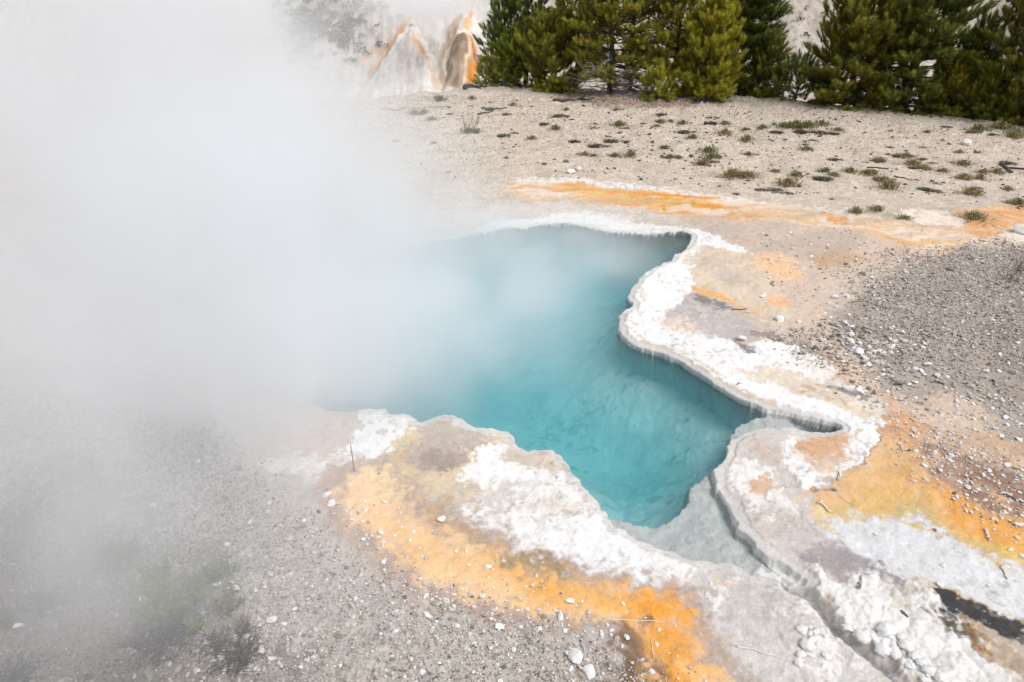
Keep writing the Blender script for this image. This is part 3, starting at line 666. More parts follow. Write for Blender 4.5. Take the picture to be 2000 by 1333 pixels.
def gravel():
    V, F, C = [], [], []; n0 = 0
    def put(q, size, wts, shapes, sink=.3):
        nonlocal n0
        k = dry(q); q, size = q[k], size[k]
        if not len(q): return
        c = PAL[rng.choice(len(PAL), len(q), p=np.array(wts) / sum(wts))] * rng.uniform(.8, 1.15, (len(q), 1))
        if shapes is PEB or True: c = c * np.where((q[:, 0] > 1.4) & (q[:, 1] > 3), 1.1, 1.)[:, None]
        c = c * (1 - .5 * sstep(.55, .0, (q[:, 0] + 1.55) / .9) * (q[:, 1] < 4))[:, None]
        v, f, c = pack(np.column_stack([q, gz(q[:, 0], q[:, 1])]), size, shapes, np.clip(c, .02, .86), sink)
        V.append(v); F.append(f + n0); C.append(c); n0 += len(v)
    def sz(n, med, sig, lo, hi): return np.clip(med * np.exp(rng.normal(0, sig, n)), lo, hi)
    W1 = [2.2, 3.2, 3.4, 2.4, 1.8, 1, .4, 1]
    q = scatter(150000, NEAR_GR, lambda a, b: np.clip(1.5 - b / 4.5, .15, 1)); put(q, sz(len(q), .0042, .3, .0025, .008), W1, PEBS)
    q = scatter(34000, NEAR_GR, lambda a, b: np.clip(1.6 - b / 5, .2, 1)); put(q, sz(len(q), .0072, .32, .0045, .015), W1, PEB)
    q = scatter(1100, NEAR_GR); put(q, sz(len(q), .014, .3, .010, .026), [4, 3, 2, 2, 1.5, 1, .5, .8], PEB)
    W2 = [1.3, 2.4, 3, 2, 2.6, 2, 1.2, 1]
    q = scatter(60000, RIGHT_GR, margin=.35); put(q, sz(len(q), .0062, .35, .004, .012), W2, PEBS)
    q = scatter(9000, RIGHT_GR, margin=.4); put(q, sz(len(q), .0115, .34, .007, .024), [2.4, 3, 3, 1, 2, 1, .7, .6], PEB)
    q = scatter(700, [(1590,650),(1680,690),(1740,740),(1850,750),(1800,690),(1700,640),(1640,600)], margin=.25); put(q, sz(len(q), .02, .3, .012, .035), [5, 3, 2, 1, 1.5, 1, .5, .5], PEB)
    # pale chips on the mats and margins
    W3 = [9, 3, 1, 1, .4, .2, .1, .4]
    q = scatter(2300, [(640,940),(700,1010),(800,1100),(900,1180),(1060,1225),(1200,1250),(1320,1420),(1230,1420),(1100,1300),(900,1240),(760,1130),(660,1040)], margin=.1); put(q, sz(len(q), .006, .45, .003, .016), W3, PEB)
    q = scatter(900, OB, margin=.05); put(q, sz(len(q), .005, .45, .003, .013), W3, PEB)
    q = scatter(3200, [(1740,820),(1830,840),(1960,890),(2150,960),(2150,1090),(1950,1050),(1880,990),(1830,940),(1780,880)], margin=.15); put(q, sz(len(q), .0058, .42, .003, .015), W3, PEB)
    q = scatter(1800, [(1700,740),(1800,760),(1950,780),(2150,840),(2150,900),(1900,850),(1800,830),(1740,800)], margin=.2); put(q, sz(len(q), .0075, .42, .004, .018), W3, PEB)
    q = scatter(500, [(1480,460),(1620,450),(1750,480),(1640,560),(1600,640),(1540,620),(1490,540)], margin=.2); put(q, sz(len(q), .011, .4, .005, .025), [6, 3, 2, 1, 1, 1, .5, .5], PEB)
    # grit over the sandy bank, thinning with distance
    q = rng.uniform((-9, 4.5), (10.5, 15.6), (42000, 2)); px, py, zc = view_px(q)
    k = (px > 350) & (px < 2100) & (py < 470) & (q[:, 1] < crest(q[:, 0])) & ((px < 1000) | (py < 345 + (px - 1000) * .05))
    q = q[k]; put(q, sz(len(q), .008, .35, .006, .018) * np.clip(q[:, 1] / 10, .7, 1.3), [4, 3.5, 2.4, 3, 1.2, .5, .3, 1.2], PEBS)
    o = link('gravel', mesh_np('gravel', np.vstack(V), np.vstack(F), M_stone, False, np.vstack(C)))
    tag(o, 'grey and white gravel strewn over the sinter ground', 'gravel', kind='stuff')
gravel()

def debris():                                          # dark plant bits and low dead mats between the tufts
    q = rng.uniform((-5, 7.2), (10.5, 15.8), (9000, 2)); px, py, zc = view_px(q)
    n = fbm(q[:, 0], q[:, 1], .8, 141, 3)
    k = (px > 690) & (px < 2080) & (py < 350 + np.clip(px - 1200, 0, 800) * .08) & (q[:, 1] < crest(q[:, 0]) + .2) & (rng.random(len(q)) < .10 + .34 * sstep(0, .5, n)) & (rng.random(len(q)) < np.clip((px - 600) / 700, .25, 1))
    q = q[k]; n = len(q)
    size = np.clip(.017 * np.exp(rng.normal(0, .5, n)), .01, .06)
    pal = np.array([(.10,.085,.07),(.06,.055,.05),(.15,.13,.10),(.11,.13,.06),(.09,.12,.05),(.17,.13,.09)])
    c = pal[rng.integers(0, len(pal), n)] * rng.uniform(.7, 1.2, (n, 1))
    v, f, c = pack(np.column_stack([q, gz(q[:, 0], q[:, 1])]), size, PEB, c, .2, zs=.5)
    v = v + rng.normal(0, .004, v.shape)
    tag(link('debris', mesh_np('debris', v, f, M_leaf, False, c)), 'dark dead plant scraps scattered over the sandy bank', 'debris', kind='stuff')
debris()

# ------------------------------------------------------------------ individual stones
STONE_ME = []
for i in range(12):
    v, f = ico(3, 800 + i, .55, .06)
    nz = fbm(v[:, 0] * 1.5 + 7 * i, v[:, 1] * 1.5 + v[:, 2], 1.8, 820 + i, 4)
    v = v * (1 + .09 * nz)[:, None]
    c = np.clip(alb((244, 242, 240)) * (1 + .1 * nz)[:, None], .1, .86)
    STONE_ME.append(mesh_np('stone', v, f, M_stone, False, c))
DARK_ME = []
for i in range(4):
    v, f = ico(3, 900 + i, .65, .06); nz = fbm(v[:, 0] * 1.5 + 9 * i, v[:, 1] * 1.5 + v[:, 2], 1.8, 920 + i, 4)
    DARK_ME.append(mesh_np('stone', v * (1 + .09 * nz)[:, None], f, M_stone, False, np.clip(alb((140, 134, 128)) * (1 + .2 * nz)[:, None], .03, .8)))
def stone(px, py, wpx, label, group=None, dark=False, flat=1.):
    me = random.choice(DARK_ME if dark else STONE_ME)
    o = link('stone', me); a, b, z = place(px, py)
    s = wpx * mpp(px, py) * .5
    o.location = (a, b, z + s * .25 * flat); o.scale = (s * random.uniform(.9, 1.1), s * random.uniform(.8, 1.1), s * random.uniform(.8, 1.1) * flat)
    o.rotation_euler = (random.uniform(-.25, .25), random.uniform(-.25, .25), random.uniform(0, 6.28))
    return tag(o, label, 'stone', group)
for px, py, w, lab in [
    (1447,663,24,'white flat stone with a dark stain beneath it on the white rim'),
    (1490,580,17,'pale oval stone on the peach mat above the grey streaks'),
    (1461,611,12,'small white stone at the tip of the grey streak on the rim'),
    (1523,626,22,'broad white stone at the point where peach mat meets brown flat'),
    (1560,630,14,'white stone alone on the brown flat just off the rim'),
    (1632,582,15,'white stone on a rusty stain at the edge of the dark gravel'),
    (1676,690,22,'chunky white stone in the cluster at the lower edge of dark gravel'),
    (1690,702,18,'white stone touching the chunky one at the gravel edge'),
    (1712,709,14,'small bright stone below the cluster at the gravel edge'),
    (1669,683,14,'grey white stone topmost of the cluster at the gravel edge'),
    (953,1108,16,'tall white stone standing in the middle of the near orange band'),
    (862,1016,22,'ragged white crust lump where the tan mat meets the white sinter'),
    (743,1041,18,'white stone on the outer edge of the near orange band'),
    (648,985,22,'large white stone on grey ground before the bend of the orange band'),
    (638,968,18,'white stone next to the large one before the bend'),
    (714,998,13,'white block on the orange bend, widest of those around it'),
    (752,981,10,'small white stone inside the bend of the orange band'),
    (712,979,10,'white stone at the very start of the orange bend'),
    (942,1165,15,'white stone at the outer rim of the orange band in mid bend'),
    (1027,1146,9,'small stone on the bright part of the orange band'),
    (1114,1175,18,'twin white stones lying together on the orange band'),
    (1086,1194,12,'white stone on the brown margin below the twin stones'),
    (1030,1191,13,'pale angular stone on the brown margin of the orange band'),
    (977,1225,20,'largest white stone on the brown gravel below the orange band'),
    (1223,1245,16,'bright white stone at the head of the dark brown stain'),
    (1215,1263,13,'white stone hanging below the bright one by the dark stain'),
    (1283,1260,9,'round white stone on saturated orange beside the dark stain'),
    (1272,1312,13,'oval white stone low on the orange beside the dark stain'),
    (1150,1315,32,'large half buried pale rock in the near gravel'),
    (1125,1285,34,'grey half buried slab in the near gravel'),
    (825,1313,20,'pale rounded stone low in the near gravel'),
    (774,1234,18,'white square stone in the gravel under the orange band'),
    (531,1212,24,'pale pink stone in the steam below the leafy plants'),
    (463,1247,15,'white stone among the dark shrubs in the steam'),
    (404,1257,13,'small white stone beside the dark shrub in the steam'),
    (37,1223,17,'round grey stone low at the steamy edge of the gravel'),
    (1842,1106,14,'white nub standing on the pale wet flat'),
    (1962,1108,20,'rounded white stone with a stick lying against it'),
    (1836,1144,16,'white lump at the head of the black stain'),
    (1930,1145,13,'half sunk white bump on the grey wet flat'),
    (1973,1074,15,'white stone on the yellow fringe of the grey wet flat'),
    (1996,1088,16,'bright white stone at the frame edge on the yellow fringe'),
    (1785,940,11,'white stone on the bare orange apron, apart from the chips'),
    (1807,938,14,'crusty white stone at the edge of the orange apron'),
    (1604,979,9,'white stone at the end of the pale stick on the orange apron'),
    (1858,891,14,'large white chip topmost on the brown chip patch'),
    (1710,1045,10,'pale pebble set in the middle of the wet flat'),
    (1990,455,40,'broad pale rock by the orange runoff at the frame edge'),
    (1115,338,22,'flat pale stone at the edge of the white crust above the runoff'),
    (1130,332,18,'flat white chip just above the runoff crust'),
    (1887,283,28,'flat pale slab on the sandy bank below the dark mats')]:
    stone(px, py, w, lab)
for px, py, w, lab in [
    (1626,634,16,'dark grey stone at the near corner of the dark gravel field'),
    (1665,748,12,'dark stone lodged against the outer edge of the white rim'),
    (1697,760,12,'blackish stone at the narrow outer corner of the white rim'),
    (1684,537,14,'dark stone in the dark gravel beside the rusty stain'),
    (1854,528,20,'largest dark stone on the far side of the dark gravel'),
    (661,1243,18,'dark slate stone in the gravel under the steam edge'),
    (1826,1036,9,'single dark pebble on the grey wet flat')]:
    stone(px, py, w, lab, dark=True)
GRP = [
 (62, [(660,950),(720,1030),(800,1100),(900,1168),(1060,1198),(1230,1230),(1200,1260),(1040,1240),(880,1200),(760,1110),(650,1010)], (6,13), 'small white stone on the brown margin of the near orange band', 'white stones along the near orange band'),
 (34, [(690,960),(760,960),(860,1050),(1000,1110),(1240,1180),(1320,1300),(1290,1300),(1220,1205),(1000,1180),(860,1130),(740,1030)], (5,10), 'tiny white stone lying on the near orange band', 'white stones on the near orange band'),
 (70, [(1750,830),(1850,870),(1960,900),(2010,940),(2010,1060),(1940,1040),(1870,1000),(1820,930)], (7,14), 'white chip on the rusty ground beside the orange apron', 'white chips beside the orange apron'),
 (45, [(1600,650),(1700,620),(1800,700),(1900,750),(1990,780),(1990,830),(1850,780),(1720,740),(1650,700)], (8,16), 'pale stone on the lower edge of the dark gravel', 'pale stones below the dark gravel'),
 (34, [(300,900),(600,960),(700,1080),(900,1240),(1150,1260),(1150,1330),(300,1330)], (9,18), 'pale stone bedded in the grey gravel near the steam', 'pale stones in the near gravel'),
 (12, [(1450,450),(1620,440),(1700,470),(1600,560),(1520,570)], (6,11), 'small pale stone on the pinkish flat beyond the pool', 'pale stones on the pinkish flat')]
for n, pts, (a, b), lab, grp in GRP:
    p = spline(np.array(pts, float), 3); k = 0
    while k < n:
        px, py = rng.uniform(p.min(0), p.max(0))
        if sdist(np.array([px]), np.array([py]), p)[0] < 0: continue
        if not dry(np.array([G(px, py)]))[0]: continue
        stone(px, py, a + (b - a) * rng.random() ** 2, lab, grp); k += 1
# white knobs of sinter along the outflow channel
KNOB = []
for i in range(6):
    v, f = ico(3, 950 + i, .8, .0); v /= np.linalg.norm(v, axis=1)[:, None] ** .75
    nz = fbm(v[:, 0] * 2 + 7 * i, v[:, 1] * 2 + v[:, 2] * 1.3, 1.6, 970 + i, 4)
    v = v * (1 + .28 * nz)[:, None] * np.array([1, .85, .7])
    KNOB.append(mesh_np('sinter_knob', v, f, M_stone, True, np.clip(alb((246, 245, 243)) * (1 + .05 * nz)[:, None], .1, .86)))
def knob(px, py, w, lab, grp=None):
    o = link('sinter_knob', random.choice(KNOB)); a, b, z = place(px, py); s = w * mpp(px, py) * .5
    o.location = (a, b, z + s * .2); o.scale = (s, s, s * .8); o.rotation_euler = (0, 0, random.uniform(0, 6.28)); tag(o, lab, 'sinter knob', grp)
for px, py, w, lab in [
    (1728,1232,42,'broad white sinter knob standing clear on the crust behind the channel'),
    (1682,1243,32,'rounded white sinter lobe overhanging the channel bank'),
    (1725,1268,36,'bulky white sinter lobe on the bank next to the dark channel end'),
    (1745,1275,28,'white sinter lobe butted against the bulky one on the bank'),
    (1770,1262,30,'white sinter knob set back from the bank between two others'),
    (1655,1226,24,'pale scalloped knob on the channel lip'),
    (1565,1280,20,'small white knob in the near pair across the channel'),
    (1612,1282,20,'lower white knob in the near pair across the channel'),
    (1578,1262,34,'white cauliflower knob on the near side of the channel'),
    (1560,1298,19,'lone round sinter ball on the near bank of the channel'),
    (1785,1284,26,'white knob at the head of the lower chain'),
    (1800,1297,24,'white knob second in the lower chain'),
    (1812,1312,28,'white knob third in the lower chain'),
    (1835,1322,26,'white knob at the foot of the lower chain')]:
    knob(px, py, w, lab)
for pts, n, lab, grp in [([(1555,1225),(1600,1225),(1625,1245),(1610,1252),(1570,1250)], 16, 'small round sinter bead in the cluster on the near bank', 'sinter beads on the near bank'),
                        ([(1640,1200),(1700,1215),(1760,1240),(1830,1300),(1860,1333),(1800,1330),(1720,1270),(1660,1235)], 30, 'small white sinter bead along the far lip of the channel', 'sinter beads on the far lip')]:
    p = np.array(pts, float); k = 0
    while k < n:
        px, py = rng.uniform(p.min(0), p.max(0))
        if sdist(np.array([px]), np.array([py]), p)[0] < 0: continue
        knob(px, py, rng.uniform(8, 18), lab, grp); k += 1

# ------------------------------------------------------------------ pines
def tuft_template(n, seed, L=1., needle=.52, w=.042):
    """bottle brush of needles along +z, length about 1"""
    r = np.random.default_rng(seed); V = []; T = []; tipness = []
    for i in range(n):
        s = (i + r.random()) / n
        a = rad(62 - 38 * s + r.uniform(-10, 10)); ph = i * 2.39996 + r.uniform(-.3, .3)
        base = np.array([0, 0, s * .72 * L])
        d = np.array([math.cos(ph) * math.sin(a), math.sin(ph) * math.sin(a), math.cos(a)])
        side = np.cross(d, [0, 0, 1.]); side /= np.linalg.norm(side) + 1e-9
        l = needle * r.uniform(.8, 1.15)
        V += [base - side * w, base + side * w, base + d * l]
        T.append((3 * i, 3 * i + 1, 3 * i + 2)); tipness += [s, s, s]
    return np.array(V), np.array(T), np.array(tipness)
TUFTS = [tuft_template(40, 40 + i) for i in range(5)]
def frame_of(d):
    d = d / (np.linalg.norm(d, axis=1)[:, None] + 1e-9)
    ref = np.where(np.abs(d[:, 2:3]) > .9, [[1., 0, 0]], [[0, 0, 1.]])
    u = np.cross(d, ref); u /= np.linalg.norm(u, axis=1)[:, None] + 1e-9
    return u, np.cross(d, u), d
def needles(pos, dirs, size, cols, r):
    V, F, C = [], [], []; n0 = 0
    u, w, d = frame_of(dirs); kind = r.integers(0, len(TUFTS), len(pos))
    for k, (v, t, tip) in enumerate(TUFTS):
        s = np.where(kind == k)[0]
        if not len(s): continue
        q = (v[None, :, 0:1] * u[s][:, None] + v[None, :, 1:2] * w[s][:, None] + v[None, :, 2:3] * d[s][:, None]) * size[s][:, None, None] + pos[s][:, None]
        V.append(q.reshape(-1, 3)); F.append((t[None] + (np.arange(len(s)) * len(v))[:, None, None] + n0).reshape(-1, 3)); n0 += len(s) * len(v)
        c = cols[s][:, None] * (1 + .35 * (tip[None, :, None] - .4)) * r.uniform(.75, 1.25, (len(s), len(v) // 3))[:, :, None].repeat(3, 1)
        C.append(c.reshape(-1, 3))
    return np.vstack(V), np.vstack(F), np.clip(np.vstack(C), .003, .5)
YG, MG, DG, OG = (.26,.23,.03), (.17,.18,.03), (.07,.09,.025), (.2,.18,.04)
def pine(name, px, py, H, R, z0, colr, label, seed, dens=1., up=.35, tsize=.15, lean=0., bare=0., rust=0., trunk_r=None, dead=0, flat=0., lift=0., p=.8, cat='pine tree'):
    r = np.random.default_rng(seed)
    a, b = G(px, py); z = float(gz(a, b))
    root = empty(name, (a, b, z - .05), 0); tag(root, label, cat, 'pines along the crest of the bank')
    R *= 1.08; dens *= 1.35; tsize *= 1.22
    tr = trunk_r or max(.02, .0125 * H)
    hh = np.linspace(0, H, 12)
    bend = np.cumsum(r.normal(0, .018, (12, 2)), 0) * H * .25; bend -= bend[0]
    tp = np.column_stack([bend[:, 0] + lean * hh, bend[:, 1], hh])
    wood = MB(); wood.tube(tp, tr * (1 - .9 * hh / H) + .005, 8, (.085, .072, .062))
    def trunk_at(q): return np.array([np.interp(q, hh, tp[:, k]) for k in range(3)])
    pos, dirs, size = [], [], []; zz = z0 * H; ph = r.uniform(0, 6.28)
    deadw = MB()
    while zz < H * .97:
        u = (zz - z0 * H) / (H - z0 * H)
        Rz = R * (1 - u) ** p * min(1, .72 + u * 2.2)
        nb = max(3, int(round(r.integers(4, 7) * min(1, .55 + .5 * dens))))
        for k in range(nb):
            ph += 2 * math.pi / nb + r.uniform(-.35, .35)
            l = Rz * r.uniform(.7, 1.18) + .05
            e0 = rad(-8 + 45 * u - flat * 10 + r.uniform(-10, 12)); out = np.array([math.cos(ph), math.sin(ph), 0])
            s = np.linspace(0, 1, 5); o = trunk_at(zz)
            path = o + out * (l * s * math.cos(e0))[:, None] + np.array([0, 0, 1.]) * (l * (math.sin(e0) * s + up * (.25 + .75 * min(1, u * 3.5)) * s * s))[:, None]
            path += r.normal(0, .03 * l, (5, 3)) * s[:, None]
            path[:, 2] = np.maximum(path[:, 2], .04 + .05 * r.random())
            wood.tube(path, np.linspace(.012, .0035, 5) * (.6 + l), 4, (.10, .088, .078))
            nt = max(2, int(l / .085 * dens))
            for j in range(nt):
                sj = 1 - (j / nt) * (.72 - bare * .4); sj = np.clip(sj + r.uniform(-.03, .03), .12, 1)
                pj = np.array([np.interp(sj, s, path[:, q]) for q in range(3)])
                bd = path[-1] - path[-2]; bd = bd / np.linalg.norm(bd)
                if j == 0:
                    pos.append(pj); dirs.append(bd + [0, 0, .45]); size.append(tsize * r.uniform(.9, 1.2))
                    continue
                sgn = 1 if j % 2 else -1
                side = np.cross(bd, [0, 0, 1.]) * sgn
                tl = (.05 + .32 * l * (1 - sj) + .05) * r.uniform(.5, 1.2)
                dv = bd * .65 + side * r.uniform(.45, 1.) + np.array([0, 0, r.uniform(.0, .65)])
                dv /= np.linalg.norm(dv)
                m = 1 + int(tl / .11)
                for q in range(m):
                    if r.random() < bare * .5: continue
                    pos.append(pj + dv * tl * (q + .6) / m + r.normal(0, .02, 3)); dirs.append(dv + [0, 0, .4] + r.normal(0, .25, 3)); size.append(tsize * r.uniform(.75, 1.1))
                if tl > .15: wood.tube(np.array([pj, pj + dv * tl]), [.004, .002], 3, (.10, .088, .078))
        zz += max(.10, (.20 - .08 * u) * (.6 + .12 * H) / max(.5, dens))
    pos.append(tp[-1]); dirs.append(np.array([0, 0, 1.])); size.append(tsize * 1.2)
    pos, dirs, size = np.array(pos), np.array(dirs), np.array(size)
    c = np.array(colr)[None] ** .68 * [1.48, 1.44, .6] * np.exp(r.normal(0, .22, (len(pos), 1))) * (1 + r.normal(0, .07, (len(pos), 3)))
    if rust:
        k = r.random(len(pos)) < rust; c[k] = np.array([.20, .09, .025]) * r.uniform(.7, 1.2, (k.sum(), 1))
    link('trunk', wood.mesh('trunk', M_bark), root)
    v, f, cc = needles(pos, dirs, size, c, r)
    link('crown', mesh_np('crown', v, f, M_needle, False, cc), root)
    if dead:
        for i in range(dead):                          # bare grey lower branches with twigs, sweeping to the ground
            ph = r.uniform(0, 6.28); z1 = r.uniform(.05, .55); l = R * r.uniform(.55, 1.05); out = np.array([math.cos(ph), math.sin(ph), 0])
            s = np.linspace(0, 1, 7); sag = r.uniform(.1, .5)
            path = np.array([0, 0, z1]) + out * (l * s)[:, None] + np.array([0, 0, 1.]) * (l * (-sag * s + (sag + r.uniform(-.05, .35)) * s ** 2.2))[:, None]
            path += np.cumsum(r.normal(0, .022, (7, 3)), 0); path[:, 2] = np.maximum(path[:, 2], .03)
            g = r.uniform(.75, 1.25); cg = (.34 * g, .325 * g, .315 * g)
            deadw.tube(path, np.linspace(.013, .003, 7), 4, cg)
            for q in range(7):
                k = r.integers(2, 7); dv = r.normal(0, 1, 3) + out * .9; dv /= np.linalg.norm(dv); tl = r.uniform(.1, .35)
                e = path[k] + dv * tl; e[2] = max(e[2], .02); mid = (path[k] + e) / 2 + r.normal(0, .02, 3)
                deadw.tube(np.array([path[k], mid, e]), [.006, .004, .0022], 3, cg)
        link('dead_branches', deadw.mesh('dead_branches', M_bark), root)['label'] = 'bare grey tangle of dead lower branches'
    return root
pine('pine_tree', 987, 163, 2.2, .62, .12, (.055,.085,.022), 'slim dark green pine first in the row, its tip just under the frame top', 1001, 1.0, .35, .13, p=.75)
pine('pine_tree', 1026, 164, 4.2, .62, .10, (.052,.078,.020), 'tall dark pine with a bare stem behind the slim first pine', 1002, .9, .3, .14)
pine('young_pine', 949, 166, .62, .22, .0, MG, 'smallest young pine, at the open end of the row beside the bluff', 1003, 1.3, .5, .11, p=.6, cat='young pine')
pine('young_pine', 968, 168, .4, .24, .0, MG, 'low green pine seedling between the two young pines at the row end', 1023, 1.3, .5, .11, p=.6, cat='young pine')
pine('young_pine', 991, 168, .95, .32, .0, (.10,.118,.022), 'young pine in front of the slim dark pine stem', 1004, 1.3, .5, .12, p=.6, cat='young pine')
pine('bushy_pine', 1078, 173, 1.35, .78, .0, (.118,.125,.022), 'rounded bushy green pine standing on the bank edge in front of tall stems', 1005, 1.5, .5, .13, p=.38, cat='pine tree')
pine('pine_tree', 1125, 166, 4.6, .85, .16, (.09,.105,.02), 'tall green pine with dark stem behind the rounded bushy pine', 1006, .8, .35, .15)
pine('pine_tree', 1190, 181, 4.4, 1.05, .10, (.135,.128,.024), 'sparse yellow green pine with twin dark stems and a grey dead skirt', 1007, 1., .35, .13, bare=.2, rust=.02, dead=46)
pine('pine_tree', 1228, 180, 4.2, .95, .16, OG, 'sparse olive pine sharing the grey skirt of dead branches', 1008, .85, .3, .12, bare=.25, rust=.03, dead=22)
pine('pine_tree', 1312, 186, 3.6, .85, .14, (.135,.125,.022), 'yellowish pine with forked grey stems and rust tinted needles', 1009, .95, .45, .15, rust=.07, dead=12)
pine('bushy_pine', 1372, 192, 1.85, .68, .0, (.17,.155,.02), 'bright yellow green conical pine low on the bank edge', 1010, 1.45, .6, .15, p=.62)
pine('young_pine', 1282, 197, .42, .3, .0, (.16,.155,.022), 'yellow green sprig of pine at the foot of the dead skirt', 1011, 1., .7, .15, p=.5, cat='young pine')
pine('pine_tree', 1442, 178, 4.8, .72, .04, (.034,.050,.016), 'dense blackish green pine next to the pale gap', 1012, 1.25, .25, .17)
pine('young_pine', 1494, 188, 1.25, .40, .02, (.072,.082,.02), 'dull green young pine below the blackish pine at the pale gap', 1013, 1.2, .5, .14, p=.7, cat='young pine')
pine('young_pine', 1552, 197, .62, .5, .1, (.05,.068,.018), 'low spreading dark pine across the foot of the pale gap', 1014, .9, .6, .13, p=.4, cat='young pine')
pine('pine_tree', 1655, 204, 4.6, .84, .0, (.09,.094,.020), 'broad olive green pine on the far side of the pale gap', 1015, 1.35, .4, .15)
pine('pine_tree', 1762, 209, 5.0, 1.1, .02, (.05,.062,.016), 'dark pine with a thick black trunk beside the broad olive pine', 1016, 1.1, .35, .15, trunk_r=.105, dead=14)
pine('pine_tree', 1742, 203, 4.6, .6, .28, (.06,.068,.018), 'slender dark pine behind the thick black trunk', 1024, .8, .35, .14)
pine('bushy_pine', 1853, 217, 1.0, .48, .02, (.118,.112,.018), 'small yellow olive pine under the dark pines', 1017, 1.4, .5, .13, p=.45)
pine('pine_tree', 1878, 212, 1.95, .55, .03, (.062,.084,.018), 'mid height green pine with upswept tips behind the small yellow olive one', 1018, 1.15, .8, .14, p=.75)
pine('pine_tree', 1975, 226, 4.2, .8, .06, (.072,.078,.022), 'olive pine with dark stem at the very end of the row', 1019, 1.05, .35, .14)
pine('bushy_pine', 1925, 226, .9, .42, .0, (.085,.09,.02), 'low green pine between the small yellow one and the last pine', 1020, 1.3, .5, .13, p=.5)
pine('bushy_pine', 2005, 240, .75, .42, .0, (.09,.092,.022), 'low olive pine at the foot of the last pine', 1021, 1.2, .5, .13, p=.5)
pine('pine_tree', 2060, 238, 4.4, .95, .05, (.07,.078,.022), 'pine half outside the frame beyond the last pine', 1022, 1., .35, .14)

# ------------------------------------------------------------------ grass tufts and dead mats on the bank
def tuft_mesh(kind, seed):
    r = np.random.default_rng(seed); b = MB()
    n, hgt, spread, pal = {'green': (150, .36, .75, [(.12,.15,.045),(.15,.16,.06),(.08,.11,.03),(.24,.20,.11),(.28,.24,.15)]),
                           'dry': (190, .40, .95, [(.27,.22,.12),(.20,.17,.09),(.15,.14,.06),(.33,.28,.17)]),
                           'mat': (220, .20, 1.0, [(.10,.085,.07),(.065,.058,.05),(.15,.125,.09),(.11,.12,.06)])}[kind]
    for i in range(n):
        ph = r.uniform(0, 6.28); rr = abs(r.normal(0, .5)) if kind != 'mat' else r.uniform(0, 1) ** .6
        o = np.array([math.cos(ph) * rr * .62, math.sin(ph) * rr * .62, 0])
        ph2 = ph + r.normal(0, .6); l = hgt * r.uniform(.6, 1.4) * (1.25 - .5 * min(rr, 1)); sp = spread * r.uniform(.2, 1.1) * (.4 + rr) * hgt * 1.6
        out = np.array([math.cos(ph2), math.sin(ph2), 0]); side = np.array([-out[1], out[0], 0]) * r.uniform(.018, .036) * (1.5 if kind == 'mat' else 1)
        p1 = o + out * sp * .4 + [0, 0, l * .75]; p2 = o + out * sp + [0, 0, l * r.uniform(.55, 1.05)]
        v = np.array([o - side, o + side, p1 - side * .7, p1 + side * .7, p2])
        b.add(v, [(0, 1, 3, 2)], [(2, 3, 4)], np.array(pal[r.integers(0, len(pal))]) * r.uniform(.75, 1.2) * 1.5)
    if kind == 'mat':
        v, f = ico(2, seed, .3, .3); v = v * [.8, .7, .35]
        b.add(v, t=f, c=(.07, .06, .05))
    return b.mesh('grass_tuft', M_leaf, False)
TM = {k: [tuft_mesh(k, 1100 + 10 * j + i) for i in range(5)] for j, k in enumerate(('green', 'dry', 'mat'))}
TN = {'green': ('grass_tuft', 'grass tuft'), 'dry': ('grass_tuft', 'grass tuft'), 'mat': ('cushion_plant', 'dead plant mat')}
TL = {'green': 'green grass tuft on the sandy bank', 'dry': 'dry tan grass tuft on the bank near the orange runoff', 'mat': 'dark dead cushion plant on the sandy bank'}
TG = {'green': 'green tufts on the bank', 'dry': 'dry tufts on the bank', 'mat': 'dark plant mats on the bank'}
def tuft(kind, px, py, w, label=None):
    o = link(TN[kind][0], random.choice(TM[kind])); o.location = place(px, py, -.005)
    s = w * mpp(px, py) * .5 * {'green': 2.0, 'dry': 1.9, 'mat': 1.5}[kind]
    o.scale = (s, s * random.uniform(.75, 1.1), s * random.uniform(.6, .95) * (1.0 if kind != 'mat' else .8)); o.rotation_euler = (0, 0, random.uniform(0, 6.28))
    return tag(o, label or TL[kind], TN[kind][1], TG[kind])
LAB = {('green',455,785): 'tall green tuft topped by a second tuft behind it', ('green',440,735): 'green tuft directly behind the tall green one',
 ('green',465,865): 'green tuft alone below the tall pair of tufts', ('green',700,710): 'largest grassy green patch beyond the middle of the bank',
 ('green',785,835): 'flat green patch in front of two dark humps', ('green',935,980): 'bright leafy green sprig beside the brown tuft above the runoff',
 ('green',245,850): 'wide ragged green clump midway down the bank', ('green',150,775): 'low green rosette up the bank from the ragged clump',
 ('dry',465,985): 'golden tuft at the end of a low straggling patch', ('dry',1720,1220): 'dry tuft islanded inside the orange runoff',
 ('dry',1710,1085): 'wide dry tussock on pale ground above the runoff', ('dry',1960,1140): 'dry tussock where the runoff meets the frame edge',
 ('dry',1180,1175): 'dry tuft on white crust touching the runoff', ('dry',1060,1190): 'brown tuft on white crust next to the dry one',
 ('dry',1330,1220): 'faint dry tuft in the pale orange of the runoff', ('dry',1250,1050): 'dry tussock with splayed blades above the white crust',
 ('dry',1660,920): 'upright dry tuft with spiky blades high on the bank', ('mat',775,805): 'round dark hump nearest the flat green patch',
 ('mat',825,785): 'round dark hump behind the nearest hump', ('mat',1480,1065): 'broad dark mat above the pale crust of the runoff',
 ('mat',945,895): 'domed dark cushion between the humps and the green sprig', ('mat',1185,900): 'grey brown cushion beside the solitary green tuft',
 ('green',1240,865): 'solitary small green tuft above the grey brown cushion', ('mat',400,1085): 'small dark mat at the upper edge of the white crust',
 ('mat',610,1065): 'long dark mat lying parallel to the white crust'}
